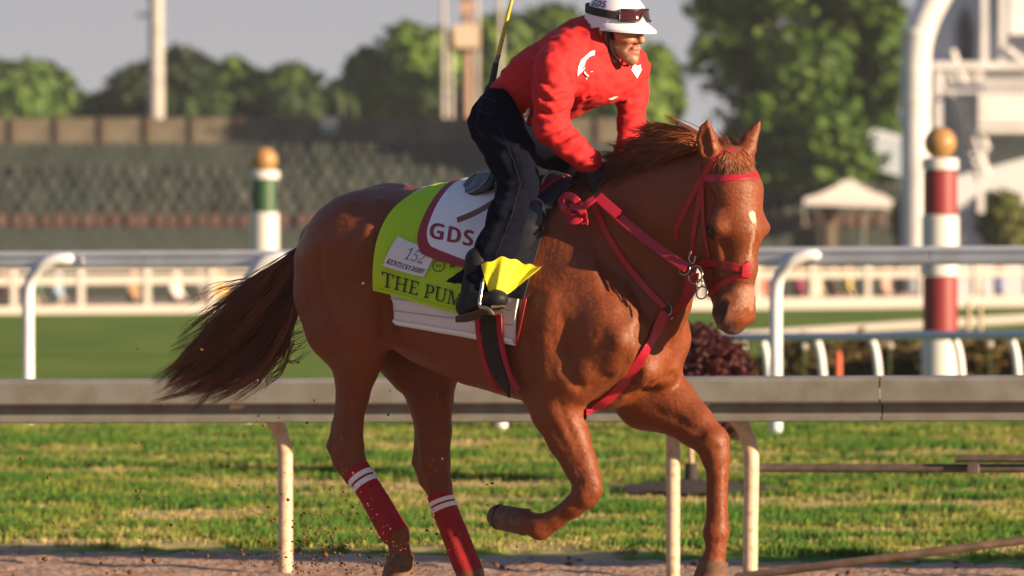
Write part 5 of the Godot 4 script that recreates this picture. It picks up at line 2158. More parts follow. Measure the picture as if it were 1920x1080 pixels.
		part("bracket", bl.made(), mat("bracket_grey", lin(.45, .46, .5), .5), wr)

	# low rail beyond
	A = at(1250, 634, -26.5)
	B = at(2020, 627, -22.5)
	o = Vector3(A.x, .12, A.z)
	var lr := thing("low_rail", "low round blue grey rail on leaning white stubs", "rail", o)
	gooseneck("tube", [A, A.lerp(B, .5), B], .036, mat("rail_bluegrey", lin(.42, .46, .54), .45), lr, o)
	for u in [1340, 1438, 1540, 1644, 1800, 1906]:
		var t: float = (u - 1250.0) / 770.0
		var z := lerpf(-26.5, -22.5, t)
		gooseneck("stub_post", [at(u - 12, 634, z), at(u - 4, 652, z), at(u + 2, 690, z), at(u + 8, 780, z)], .033, wp, lr, o)

	# far fence, kerb
	A = at(-120, 600, -96.0)
	B = at(2050, 573, -114.0)
	fr = along(A, B)
	o = A
	L = (B - A).length()
	var ff := thing("far_fence", "white post and rail fence on a white kerb across the turf", "fence", o)
	lf = fr
	lf.origin = Vector3.ZERO
	var white := mat("fence_white", lin(.34, .31, .285), .6)
	for e in [["kerb", 0.0, .28, .12], ["mid_rail", .74, .93, .05], ["top_rail", 1.03, 1.1, .05]]:
		var s := Shape.new()
		s.bar(Vector3(0, e[1], -e[3]), Vector3(L, e[2], e[3]), .02, lf)
		part(e[0], s.made(), white, ff)
	var post := BoxMesh.new()
	post.size = Vector3(.15, 1.2, .14)
	var n := int(L / 1.68)
	for i in n + 1:
		part("post", post, white, ff, lf * Transform3D(Basis(), Vector3(.2 + i * 1.68, .58, .02)))
	A = at(1180, 652, -57.0)
	B = at(2000, 598, -84.0)
	o = A
	lf = along(A, B)
	lf.origin = Vector3.ZERO
	var kb := thing("turf_kerb", "low white board edging lying across the turf", "kerb", o)
	var ks := Shape.new()
	ks.bar(Vector3(0, -.02, -.05), Vector3((B - A).length(), .14, .05), .02, lf)
	part("board", ks.made(), white, kb)

# ---------- striped poles
func striped_pole(u: float, z: float, ball: float, rball: float, bands: Array, wide: float, base_v: float, dark: Material, label: String, tint: Color) -> void:
	var k := (20.0 - z) / 10000.0
	var foot := at(u, base_v, z)
	var p := thing("marker_pole", label, "pole", foot, 0.0, "striped marker poles")
	var bm := SphereMesh.new()
	bm.radius = rball * k
	bm.height = 2.0 * rball * k
	part("ball", bm, mat("ball_gold", tint, .45), p, Transform3D(Basis(), at(u, ball, z) - foot))
	var white := mat("pole_white", lin(.55, .53, .51), .5)
	for i in bands.size() - 1:
		var y0 := at(u, bands[i + 1][0], z).y - foot.y
		var y1 := at(u, bands[i][0], z).y - foot.y
		var r: float = wide * k * bands[i][2]
		var s := Shape.new()
		s.lathe([[0.0, y1], [r * .9, y1], [r, y1 - .02], [r, y0 + .003], [r * .97, y0 + .002]], 28)
		part("dark_band" if bands[i][1] else "white_band", s.made(), dark if bands[i][1] else white, p)

func small_things() -> void:
	striped_pole(1763, -30.0, 268, 30, [[296, 0, .98], [319, 1, .9], [403, 0, 1.0], [518, 1, .93], [632, 0, 1.0], [735, 0, 1.0]], 35, 735, mat("band_red", lin(.2, .016, .018), .55), "tall pole banded red and white with a golden ball on top", Color(.6, .45, .26))
	striped_pole(496, -46.0, 300, 24, [[319, 0, 1.05], [336, 1, .86], [398, 0, 1.0], [520, 1, .9], [600, 0, 1.0], [672, 0, 1.0]], 27, 672, mat("band_green", lin(.022, .07, .028), .55), "pole banded green and white with an orange ball on top", Color(.62, .45, .29))
	var white := mat("fence_white", lin(.34, .31, .285), .6)
	for e in [[1816, 565, 760, -34.0], [1838, 570, 760, -34.0]]:
		var f := at(e[0], e[2], e[3])
		var s := thing("stake", "slim weathered stake standing beside the red banded pole", "stake", f, 0.0, "stakes beside the red pole")
		var sh := Shape.new()
		var h: float = at(e[0], e[1], e[3]).y - f.y
		sh.tube([Vector3.ZERO, Vector3(0, h * .5, 0), Vector3(0, h, 0)], [.028, .026, .02], 8)
		part("shaft", sh.made(), mat("stake_wood", lin(.4, .3, .2), .8), s)
	for e in [[1508, 650, -30.0], [1668, 648, -30.0], [1856, 646, -30.0]]:
		var f := at(e[0], 735, e[2])
		var s := thing("knob_post", "thin post topped with a round white knob before the hedge", "post", f, 0.0, "knobbed posts before the hedge")
		var h: float = at(e[0], e[1], e[2]).y - f.y
		var sh := Shape.new()
		sh.tube([Vector3.ZERO, Vector3(0, h, 0)], .008, 6)
		part("stem", sh.made(), mat("stem_green", lin(.06, .09, .03), .8), s)
		var b := SphereMesh.new()
		b.radius = .035
		b.height = .07
		part("knob", b, white, s, Transform3D(Basis(), Vector3(0, h, 0)))
	for e in [[1378, 640, -32.0], [1394, 640, -32.0]]:
		var f := at(e[0], 740, e[2])
		var s := thing("white_stub", "short white post behind the purple leaved tree", "post", f, 0.0, "short white posts behind the purple tree")
		var sh := Shape.new()
		var h: float = at(e[0], e[1], e[2]).y - f.y
		sh.tube([Vector3.ZERO, Vector3(0, h - .02, 0), Vector3(0, h, 0)], [.03, .03, .02], 8)
		part("shaft", sh.made(), white, s)
	var oc := thing("orange_post", "small orange marker post before the low hedge", "post", at(1572, 735, -31.0))
	var os := Shape.new()
	os.lathe([[.0, .39], [.025, .385], [.03, .36], [.035, .02], [.06, .015], [.06, 0]], 12)
	part("shaft", os.made(), mat("orange", lin(.5, .09, .03), .6), oc)

# ---------- leaves
func leaf_clump(n: int, size: float, spread: float) -> Shape:
	var s := Shape.new()
	for i in n:
		var c := Vector3(rng.randfn(0, spread), rng.randfn(0, spread * .8), rng.randfn(0, spread))
		var b := Basis.from_euler(Vector3(rng.randf(), rng.randf(), rng.randf()) * TAU)
		var l := size * rng.randf_range(.7, 1.3)
		var gn := b.y
		var outw := (c.normalized() + Vector3(0, .3, 0)) * .8
		var nn := (gn + outw * (1.0 if outw.dot(gn) > 0 else -1.0)).normalized()
		var col := Color.WHITE * rng.randf_range(.7, 1.2)
		var q := [s.point(c - b.x * l, nn, col), s.point(c + b.z * l * .45 + b.y * l * .12, nn, col), s.point(c + b.x * l, nn, col), s.point(c - b.z * l * .45 + b.y * l * .12, nn, col)]
		s.quad(q[0], q[1], q[2], q[3])
	s.made()
	return s

var clumps := {}

func crown(parent: Node3D, called: String, lobes: Array, count: int, clump: Shape, lo: Color, hi: Color, size: float, hollow := .45) -> void:
	var vol := 0.0
	for l in lobes:
		vol += l[1].x * l[1].y * l[1].z
	var s := Shape.new()
	var cv := clump.v
	var cn := clump.n
	var cc := clump.c
	var m := cv.size()
	s.v.resize(count * m)
	s.n.resize(count * m)
	s.c.resize(count * m)
	var sv := s.v
	var sn := s.n
	var sc := s.c
	for i in count:
		var pick := rng.randf() * vol
		var l: Array = lobes[0]
		for e in lobes:
			pick -= e[1].x * e[1].y * e[1].z
			l = e
			if pick <= 0:
				break
		var d := Vector3(rng.randfn(), rng.randfn(), rng.randfn()).normalized()
		var r := pow(rng.randf_range(hollow, 1.0), .6) * (.92 + .3 * noise.get_noise_3dv(d * 2.2 + l[0]))
		var p: Vector3 = l[0] + d * l[1] * r
		var k := rng.randf_range(.7, 1.3) * size
		var tr := Transform3D(Basis.from_euler(Vector3(rng.randf() * .6, rng.randf() * TAU, rng.randf() * .6)), p)
		var col := lo.lerp(hi, clampf(.5 + .8 * noise.get_noise_3dv(p * .9) + rng.randfn(0, .18), 0, 1))
		var o := i * m
		for q in m:
			sv[o + q] = tr * (cv[q] * k)
			sn[o + q] = tr.basis * cn[q]
			sc[o + q] = col * cc[q]
		for q in clump.t:
			s.t.append(o + q)
	s.v = sv
	s.n = sn
	s.c = sc
	var mm := vmat("leaf", .6, .3)
	mm.backlight_enabled = true
	mm.backlight = Color(.5, .5, .5)
	part(called, s.made(false), mm, parent)

func trunk(parent: Node3D, h: float, r: float, limbs: Array, m: Material) -> void:
	var s := Shape.new()
	s.tube([Vector3(0, -.3, 0), Vector3(.03, h * .3, .02), Vector3(-.04, h * .65, 0), Vector3(.02, h, 0)], [r * 1.3, r, r * .8, r * .5], 10)
	for l in limbs:
		s.tube(curve([Vector3(0, h * .55, 0), l * .55 + Vector3(0, h * .3, 0), l], 3), [r * .5, r * .45, r * .4, r * .35, r * .3, r * .22, r * .12], 6)
	part("trunk", s.made(), m, parent)

func tree(u: float, base_v: float, z: float, lobes_px: Array, count: int, label: String, lo: Color, hi: Color, size: float, group := "trees beyond the stand") -> void:
	var foot := at(u, base_v, z)
	var t := thing("tree", label, "tree", foot, 0.0, group)
	var k := (20.0 - z) / 10000.0
	var lobes := []
	var limbs := []
	for l in lobes_px:
		var c := at(l[0], l[1], z + rng.randf_range(-1.0, 1.0)) - foot
		lobes.append([c, Vector3(l[2] * k, l[3] * k, l[2] * k * .9) * (.84 if z < -150 else .95)])
		limbs.append(c)
	trunk(t, limbs[0].y * .9, .22, limbs, textured(mat("bark", lin(.12, .085, .06), .9), null, 2.0, noise_tex(.03, 256, [], 51, 4, true, 8.0), 1.0))
	if not clumps.has("tree"):
		clumps["tree"] = leaf_clump(10, .16, .22)
	crown(t, "crown", lobes, count, clumps["tree"], lo, hi, size)

func trees() -> void:
	var g0 := Color(.035, .07, .016)
	var g1 := Color(.085, .15, .028)
	var d0 := Color(.018, .034, .014)
	var d1 := Color(.04, .065, .024)
	var b0 := Color(.07, .13, .016)
	var b1 := Color(.13, .22, .025)
	var zf := -230.0
	tree(60, 330, zf, [[30, 190, 62, 62], [75, 170, 50, 56], [115, 205, 36, 40], [0, 160, 40, 46], [50, 140, 22, 28]], 1500, "mid green bushy tree at the open end of the tree line", g0, Color(.11, .2, .04), 1.9)
	tree(300, 330, zf - 8, [[300, 180, 78, 70], [250, 180, 46, 62], [350, 150, 58, 58], [395, 190, 50, 56], [200, 210, 50, 32], [330, 120, 34, 28]], 2600, "very dark green tree behind the grey light pole", d0, d1, 1.9)
	tree(450, 330, zf + 4, [[450, 175, 44, 60], [436, 146, 28, 34], [480, 190, 30, 46]], 1200, "yellow green tree next to the very dark tree", g0, Color(.14, .23, .035), 1.8)
	tree(545, 330, zf + 6, [[545, 175, 40, 52], [525, 190, 30, 40], [560, 158, 24, 32]], 1000, "small rounded green tree in the tree line", g0, g1, 1.8)
	tree(622, 330, zf - 10, [[620, 205, 50, 26], [660, 195, 34, 30], [590, 210, 30, 20]], 700, "low dull green tree behind the standing figure", d1, g0, 1.8)
	tree(700, 330, zf, [[700, 165, 56, 60], [660, 190, 40, 40], [740, 150, 40, 56], [690, 120, 30, 26]], 1600, "leafy green tree beside the brown mast", g0, g1, 1.9)
	tree(790, 330, zf + 2, [[780, 140, 52, 84], [765, 85, 30, 40], [820, 110, 40, 60], [800, 190, 50, 40], [745, 190, 34, 40]], 2200, "tall bright green tree beside the brown mast", g0, Color(.14, .25, .03), 1.9)
	tree(950, 330, zf - 4, [[940, 120, 70, 110], [900, 160, 50, 70], [990, 90, 60, 70], [1040, 60, 60, 50]], 2800, "tall bright tree filling the space behind the rider's back", g0, b1, 1.9)
	tree(1150, 340, zf + 10, [[1130, 240, 70, 60], [1190, 200, 60, 80], [1235, 180, 36, 74], [1090, 260, 50, 50], [1080, 120, 60, 90], [1225, 120, 26, 40]], 2800, "bright spring green tree between rider and horse's head", b0, b1, 1.9)
	for e in [[170, -14.0], [400, 12.0], [610, 14.0], [840, 8.0]]:
		var lob := []
		for q in 7:
			lob.append([e[0] + rng.randf_range(-75, 75), 205 + rng.randf_range(-14, 14), rng.randf_range(22, 40), rng.randf_range(16, 30)])
		tree(e[0], 330, zf + e[1], lob, 700, "low dull green scrubby tree filling a dip in the tree line", d1, g0, 1.8, "scrubby trees in the tree line")
	# the big tree with drooping sprays
	var big := [[1500, 120, 100, 90], [1585, 100, 90, 110], [1545, 240, 90, 74], [1450, 210, 62, 66], [1640, 190, 46, 90], [1662, 60, 34, 80], [1505, 305, 74, 30], [1600, 300, 46, 34], [1480, -10, 80, 50], [1600, -20, 90, 50], [1395, 60, 50, 46], [1350, 30, 44, 30], [1330, 88, 30, 22], [1305, 128, 18, 16], [1385, 130, 40, 30], [1345, 165, 22, 14], [1410, 190, 34, 26], [1390, 245, 34, 30], [1375, 290, 26, 24], [1425, 290, 40, 36], [1400, -15, 60, 36], [1315, 10, 24, 22], [1440, 130, 50, 50], [1450, 325, 50, 24], [1555, 330, 60, 20], [1645, 305, 34, 34], [1350, 215, 20, 14], [1690, 150, 16, 60]]
	tree(1553, 470, -178.4, big, 4600, "large spreading leafy green tree before the white pavilion", Color(.03, .07, .012), Color(.095, .175, .022), 1.5, "")
	# hedges and shrubs
	if not clumps.has("small"):
		clumps["small"] = leaf_clump(9, .055, .09)
	for e in [[1610, -34.0, 1490, 1740, 662, "low clipped hedge with brown autumn patches behind the low rail"], [1850, -33.0, 1800, 1990, 662, "low reddish brown hedge by the slim stakes"]]:
		var z: float = e[1]
		var f := at(e[0], 485 + 1.21 * 10000.0 / (20 - z), z)
		var h := thing("hedge", e[5], "hedge", f)
		var lob := []
		var u: float = e[2]
		while u < e[3]:
			var c := at(u, e[4] + 38, z) - f
			lob.append([c, Vector3(.22, .24, .22)])
			u += 34
		crown(h, "foliage", lob, 1700, clumps["small"], Color(.05, .05, .012), Color(.12, .075, .025), 1.2, .6)
		var st := Shape.new()
		for l in lob:
			st.tube([Vector3(l[0].x, -.02, l[0].z), l[0]], [.02, .01], 5)
		part("stems", st.made(), mat("twig", lin(.08, .06, .04), .9), h)
	for e in [[1722, 415, -130.0, 34, 56, "olive green shrub at the foot of the fat white pipe"], [1838, 420, -130.0, 44, 50, "olive green shrub below the white stair"], [1880, 400, -128.0, 30, 36, "small olive shrub beside the white stair post"]]:
		var z: float = e[2]
		var f := at(e[0], 495, z)
		var sh := thing("shrub", e[5], "shrub", f)
		var k := (20.0 - z) / 10000.0
		crown(sh, "foliage", [[at(e[0], e[1], z) - f, Vector3(e[3], e[4], e[3]) * k], [at(e[0] + 10, e[1] + 30, z) - f, Vector3(e[3], e[4], e[3]) * k]], 800, clumps["tree"], Color(.045, .06, .012), Color(.11, .125, .025), .9)
		trunk(sh, .9, .04, [Vector3(.2, 1.0, 0), Vector3(-.2, 1.0, .1)], mats["bark"])
	# purple tree on its mulch
	var z := -11.0
	var f := at(1296, 930, z)
	var m := thing("young_tree", "small purple leaved tree in mulch just behind the brown rail", "tree", f)
	var s := Shape.new()
	s.tube(curve([Vector3(0, -.05, 0), at(1296, 860, z) - f, at(1293, 760, z) - f, at(1302, 690, z) - f], 4), [.022, .021, .02, .019, .018, .017, .016, .015, .014, .013, .012, .011, .01], 8)
	for q in [[1340, 660], [1380, 690], [1300, 640], [1370, 790], [1330, 720], [1275, 670]]:
		s.tube(curve([at(1295, 760, z) - f, at((1295 + q[0]) * .5, (740 + q[1]) * .5 - 20, z + rng.randf_range(-.1, .1)) - f, at(q[0], q[1], z) - f], 4), .005, 5)
	part("trunk", s.made(), mat("tan_bark", lin(.4, .28, .17), .8), m)
	var gd := Shape.new()
	gd.tube([at(1297, 938, z) - f, at(1296, 900, z) - f, at(1296, 868, z) - f], [.05, .042, .036], 10)
	part("trunk_guard", gd.made(), mat("guard", lin(.035, .026, .024), .9), m)
	clumps["red"] = leaf_clump(14, .018, .035)
	var lob := []
	for q in [[1312, 650, 40, 34], [1352, 668, 40, 30], [1386, 690, 20, 28], [1290, 690, 30, 40], [1340, 700, 46, 24], [1366, 800, 20, 26], [1330, 770, 34, 20], [1382, 826, 9, 14]]:
		lob.append([at(q[0], q[1], z) - f, Vector3(q[2], q[3], q[2]) * .0031])
	crown(m, "crown", lob, 620, clumps["red"], Color(.03, .008, .012), Color(.1, .022, .02), 1.0, .2)
	var mu := thing("mulch_bed", "dark mulch mound round the purple leaved tree", "mulch", at(1300, 934, z + .1) + Vector3(0, .06, 0))
	var ms := Shape.new()
	var rows := []
	for j in 9:
		var row := []
		for i in 33:
			var a := TAU * i / 32.0
			var r := j / 8.0 * (1.0 + .15 * noise.get_noise_1d(i * .8))
			row.append(Vector3(cos(a) * r * .5, .055 * (1.0 - r * r) - .01 + .012 * noise2.get_noise_2d(cos(a) * r * 9.0, sin(a) * r * 9.0), sin(a) * r * .5))
		rows.append(row)
	ms.sheet(rows)
	for i in ms.n.size():
		if ms.n[i].y < 0:
			ms.n[i] = -ms.n[i]
	part("mound", ms.made(), textured(mat("mulch", lin(.03, .018, .013), .95), null, 12.0, noise_tex(.06, 256, [], 52, 4, true, 12.0), 1.0), mu)

# ---------- the stand, the fence above it, masts, pavilion, people
func seat_mesh() -> ArrayMesh:
	var s := Shape.new()
	s.bar(Vector3(-.17, .42, -.02), Vector3(.17, .9, .03), .015, Transform3D(Basis(Vector3(1, 0, 0), -.12), Vector3(0, 0, -.02)))
	s.bar(Vector3(-.17, .4, .02), Vector3(.17, .45, .4), .015)
	s.box(Vector3(-.2, 0, .1), Vector3(-.17, .41, .3))
	s.box(Vector3(.17, 0, .1), Vector3(.2, .41, .3))
	return s.made()

func stand() -> void:
	var z0 := -180.0
	var k := (20.0 - z0) / 10000.0
	var concrete := textured(mat("stand_concrete", lin(.075, .085, .075), .9), noise_tex(.01, 256, [[0.0, Color(.6, .6, .6)], [1.0, Color.WHITE]], 71), .3)
	var st := thing("grandstand", "long dark green stand of seat rows across the track", "grandstand", at(900, 485, z0) + Vector3(0, -1.3, 0))
	var o := st.position
	var left := at(-400, 450, z0).x
	var right := at(2400, 450, z0).x
	var wallm := textured(mat("stand_wall", lin(.05, .066, .055), .8), noise_tex(.02, 256, [[0.0, Color(.6, .62, .6)], [1.0, Color.WHITE]], 72), .5)
	var fw := Shape.new()
	var ytop := at(900, 428, z0).y
	fw.box(Vector3(left, 0.0, z0 + .9) - Vector3(o.x, 0.0, o.z) - Vector3(0, .2, 0), Vector3(right - o.x, ytop - o.y, z0 + 1.1 - o.z))
	part("front_wall", fw.made(), wallm, st)
	var y0 := ytop - .35
	for r in 7:
		var s := Shape.new()
		s.box(Vector3(left - o.x, y0 + r * .46 - .44 - o.y, z0 - r * .85 - .42 - o.z), Vector3(right - o.x, y0 + r * .46 - o.y, z0 - r * .85 + .43 - o.z))
		part("tread", s.made(), concrete, st)
	var sm := seat_mesh()
	var green := textured(mat("seat_green", lin(.034, .05, .038), .7), noise_tex(.005, 256, [[0.0, Color(.5, .5, .5)], [.5, Color(.85, .85, .8)], [1.0, Color(1.0, 1.0, .9)]], 73), .25, null, 0.0, true)
	var brown := mat("seat_brown", lin(.1, .055, .04), .7)
	var greens := [green]
	for q in [lin(.028, .04, .032), lin(.04, .054, .042), lin(.048, .054, .042)]:
		greens.append(mat("seat_tone_%d" % greens.size(), q, .65))
	var rest := []
	var n := 0
	for r in 7:
		var z := z0 - r * .85
		var u := -20.0
		while u < 1720:
			if u < 930 or u > 1225:
				var p := Vector3(at(u + (13.0 if r % 2 else 0.0) + rng.randfn(0, 1.5), 400, z).x, y0 + r * .46, z)
				p += Vector3(rng.randfn(0, .012), 0, rng.randfn(0, .02))
				if r < 5 and n < 300:
					var c := part("stadium_seat", sm, brown if r == 0 else greens[rng.randi() % 4], self, Transform3D(Basis(Vector3.UP, rng.randfn(0, .05)), p))
					tag(c, "reddish brown folding seat in the front row of the stand" if r == 0 else "dark green folding seat in the middle rows of the stand", "seat", "front row seats" if r == 0 else "green seats of the middle rows")
					n += 1
				else:
					rest.append(p)
			u += 26.5
	var mm := MultiMesh.new()
	mm.transform_format = MultiMesh.TRANSFORM_3D
	mm.mesh = sm
	mm.instance_count = rest.size()
	for i in rest.size():
		mm.set_instance_transform(i, Transform3D(Basis(), rest[i]))
	var mi := MultiMeshInstance3D.new()
	mi.name = "upper_row_seats"
	mi.multimesh = mm
	mi.material_override = green
	mi.set_meta("kind", "stuff")
	tag(mi, "dark green seats massed in the upper rows of the stand", "seats")
	add_child(mi)
	# screen fence on top
	var zf := z0 - 8.2
	var kf := (20.0 - zf) / 10000.0
	var fo := at(400, 270, zf)
	var fn := thing("screen_fence", "tan fabric screen fence with brown posts along the top of the stand", "fence", fo)
	var pm := textured(mat("screen_tan", lin(.15, .13, .088), .9), noise_tex(.01, 256, [[0.0, Color(.8, .8, .8)], [1.0, Color.WHITE]], 74), .4)
	var pb := BoxMesh.new()
	pb.size = Vector3(80 * kf, 47 * kf, .03)
	var qb := BoxMesh.new()
	qb.size = Vector3(7 * kf, 52 * kf, .12)
	for i in 15:
		var u := -60.0 + i * 84.5
		part("screen_panel", pb, pm, fn, Transform3D(Basis(Vector3.UP, rng.randfn(0, .01)), at(u + 42, 245, zf) - fo))
		part("post", qb, mat("post_brown", lin(.1, .065, .045), .8), fn, Transform3D(Basis(), at(u, 245, zf + .1) - fo))
	var bk := Shape.new()
	bk.box(at(-200, 480, zf + .3) - fo, at(2300, 268, zf + .6) - fo + Vector3(0, 0, .1))
	part("plinth", bk.made(), wallm, st, Transform3D(Basis(), fo - o))

func masts() -> void:
	var steel := textured(mat("mast_grey", lin(.45, .42, .39), .6), noise_tex(.01, 256, [[0.0, Color(.8, .8, .8)], [1.0, Color.WHITE]], 75), .5)
	var z := -192.0
	var k := (20.0 - z) / 10000.0
	var f := at(293, 330, z)
	var p := thing("light_pole", "tall thick grey light pole rising out of the picture", "pole", f)
	var s := Shape.new()
	var h := at(293, -420, z).y - f.y
	s.tube([Vector3.ZERO, Vector3(0, h * .4, 0), Vector3(0, h, 0)], [16 * k, 14 * k, 11 * k], 20)
	part("shaft", s.made(), steel, p)
	var b := Shape.new()
	b.tube([at(282, 30, z) - f, at(266, 28, z) - f], .05, 8)
	b.box(at(258, 34, z) - f - Vector3(0, 0, .15), at(268, 22, z) - f + Vector3(0, 0, .15))
	part("bracket", b.made(), mat("bracket_dark", lin(.1, .1, .1), .6), p)
	# brown mast with cabinet, and slim poles beside it
	z = -190.0
	f = at(876, 330, z)
	var m := thing("speaker_mast", "brown mast carrying a pale cabinet behind the rider", "mast", f)
	s = Shape.new()
	s.tube([Vector3.ZERO, at(875, 60, z) - f, at(874, -60, z) - f], [9 * k, 8 * k, 7 * k], 12)
	part("shaft", s.made(), mat("mast_brown", lin(.3, .19, .14), .8), m)
	var cb := Shape.new()
	cb.bar(at(851, 92, z) - f + Vector3(0, 0, .2), at(900, 48, z) - f + Vector3(0, 0, .7), .06)
	part("cabinet", cb.made(), mat("cabinet_pale", lin(.5, .38, .28), .7), m)
	for e in [[862, 6, 888, 28], [858, -30, 896, -4]]:
		var c2 := Shape.new()
		c2.bar(at(e[0], e[3], z) - f + Vector3(0, 0, .2), at(e[2], e[1], z) - f + Vector3(0, 0, .55), .05)
		part("loudspeaker", c2.made(), mat("horn_brown", lin(.38, .24, .17), .7), m)
	for e in [[832, -40, lin(.42, .42, .42)], [846, 100, lin(.5, .45, .35)], [894, -40, lin(.45, .36, .28)], [938, -40, lin(.5, .44, .36)]]:
		var g := at(e[0], 330, z - 2)
		var q := thing("slim_pole", "slim pale pole standing beside the brown mast", "pole", g, 0.0, "slim poles beside the mast")
		var ss := Shape.new()
		ss.tube([Vector3.ZERO, at(e[0], e[1], z - 2) - g], [5 * k, 4 * k], 10)
		part("shaft", ss.made(), steel, q)
	var sg := thing("small_sign", "small white and green board on the screen fence", "sign", at(617, 270, z + 3.4))
	var s1 := Shape.new()
	s1.box(at(602, 236, z + 3.4) - sg.position, at(633, 220, z + 3.4) - sg.position + Vector3(0, 0, .08))
	part("white_half", s1.made(), mat("sign_white", lin(.66, .6, .5), .6), sg)
	var s2 := Shape.new()
	s2.box(at(604, 250, z + 3.4) - sg.position, at(631, 236.5, z + 3.4) - sg.position + Vector3(0, 0, .07))
	part("green_half", s2.made(), mat("sign_green", lin(.2, .34, .24), .6), sg)
	var s3 := Shape.new()
	s3.box(at(615, 300, z + 3.4) - sg.position - Vector3(0, 0, .03), at(620, 250.3, z + 3.4) - sg.position)
	part("post", s3.made(), mat("post_brown", lin(.1, .065, .045), .8), sg)
	canopy("white pyramid canopy tent in front of the big tree", -177.0, [1592, 424], [1592, 331], [[1508, 372, .6], [1676, 378, .6], [1660, 366, -1.6], [1522, 364, -1.6]])
	canopy("tall white peaked tent between the big tree and the white pipe", -178.7, [1664, 480], [1652, 218], [[1620, 240, 1.0], [1694, 262, 1.0], [1694, 258, -1.5], [1630, 240, -1.5]], true)

func pavilion() -> void:
	var z := -125.0
	var k := (20.0 - z) / 10000.0
	var f := at(1830, 560, z)
	var white := textured(mat("pavilion_white", lin(.64, .63, .65), .7), noise_tex(.01, 256, [[0.0, Color(.86, .86, .86)], [1.0, Color.WHITE]], 76), .3)
	var b := thing("pavilion", "white clapboard building with balcony, stairs and an arched window", "building", f)
	var w := Shape.new()
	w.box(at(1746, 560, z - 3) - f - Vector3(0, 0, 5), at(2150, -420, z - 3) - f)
	part("wall", w.made(), textured(mat("wall_painted_shade", lin(.5, .53, .59), .8), null, 1.0), b)  # white wall; its bluish shade is put into the base colour
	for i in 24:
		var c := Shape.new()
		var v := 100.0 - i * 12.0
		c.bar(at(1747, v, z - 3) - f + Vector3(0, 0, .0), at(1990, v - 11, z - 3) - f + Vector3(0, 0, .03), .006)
		part("clapboard", c.made(), mats["wall_painted_shade"], b)
	# arched window
	var win := Shape.new()
	var prof := []
	for e in [[1796, 115], [1796, 60], [1800, 38], [1810, 14], [1820, 38], [1825, 60], [1825, 115]]:
		prof.append(e)
	var cen := at(1810, 70, z - 2.9) - f
	for i in prof.size():
		var a := at(prof[i][0], prof[i][1], z - 2.94) - f
		var c := at(prof[(i + 1) % prof.size()][0], prof[(i + 1) % prof.size()][1], z - 2.94) - f
		var nn := Vector3(0, 0, 1)
		win.tri(win.point(cen, nn), win.point(a, nn), win.point(c, nn))
	var wi := part("arched_window", win.made(), mat("window_dark", lin(.02, .022, .028), .15), b)
	var fr := Shape.new()
	var pts := []
	for e in prof:
		pts.append(at(e[0], e[1], z - 2.9) - f)
	fr.tube(pts, .06, 6)
	fr.tube([at(1810, 14, z - 2.9) - f, at(1810, 115, z - 2.9) - f], .03, 6)
	part("frame", fr.made(), mat("frame_grey", lin(.16, .17, .19), .7), wi)
	# big elbow pipe
	var ps := Shape.new()
	var r := 27 * k
	ps.tube(curve([at(1717, 560, z + 3) - f, at(1717, 330, z + 3) - f, at(1717, 150, z + 3) - f, at(1719, 90, z + 3) - f, at(1732, 40, z + 3) - f, at(1762, -20, z + 3) - f, at(1800, -90, z + 3) - f], 5), r, 24)
	var duct := thing("white_duct", "fat white elbow pipe rising beside the pavilion", "pipe", f)
	part("pipe", ps.made(), white, duct)
	for v in [60, 132, 186]:
		var col := Shape.new()
		col.tube([at(1717, v + 3, z + 3) - f, at(1717, v - 3, z + 3) - f], r * 1.06, 24)
		part("collar", col.made(), mat("collar_white", lin(.6, .58, .57), .6), duct)
	# balcony, posts, stairs
	for e in [["deck", 1748, 132, 2100, 116, 2.6], ["lower_deck", 1832, 250, 2100, 236, 2.8], ["parapet", 1832, 236, 2100, 172, 2.9]]:
		var s := Shape.new()
		s.bar(at(e[1], e[2], z) - f - Vector3(0, 0, 2.6), at(e[3], e[4], z) - f + Vector3(0, 0, e[5] - 2.4), .03)
		part(e[0], s.made(), white, b)
	for e in [[1846, -300, 116], [1880, -300, 116], [1838, 132, 172], [1839, 250, 400], [1960, 250, 480], [1760, 132, 300]]:
		var s := Shape.new()
		s.bar(at(e[0] - 6, e[2], z) - f - Vector3(0, 0, .1), at(e[0] + 6, e[1], z) - f + Vector3(0, 0, .08), .02)
		part("pillar", s.made(), white, b)
	for i in 13:
		var s := Shape.new()
		var u := 1754 + i * 7.0
		s.tube([at(u, 172, z + .05) - f, at(u, 134, z + .05) - f], .03, 6)
		part("baluster", s.made(), white, b)
	for i in 16:
		var s := Shape.new()
		var u := 1846 + i * 6.0
		s.tube([at(u, 172, z + .55) - f, at(u, 146, z + .55) - f], .03, 6)
		part("baluster", s.made(), white, b)
	for e in [[1832, 148, 1960, 148], [1748, 172, 1840, 172]]:
		var s := Shape.new()
		s.tube([at(e[0], e[1], z + .5) - f, at(e[2], e[3], z + .5) - f], .05, 6)
		part("handrail", s.made(), white, b)
	for i in 12:
		var t := i / 11.0
		var s := Shape.new()
		var u := lerpf(1784, 1848, t)
		var v := lerpf(140, 326, t)
		s.tube([at(u, v, z + .05) - f, at(u, v - 46, z + .05) - f], .028, 6)
		part("stair_baluster", s.made(), white, b)
	for e in [[1784, 94, 1850, 282, .05], [1782, 134, 1850, 330, .0], [1770, 134, 1838, 340, -.9], [1886, 92, 1960, 150, .1]]:
		var s := Shape.new()
		var a := at(e[0], e[1], z + e[4]) - f
		var c := at(e[2], e[3], z + e[4]) - f
		s.tube([a, c], .12, 8)
		part("stair_stringer", s.made(), white, b)
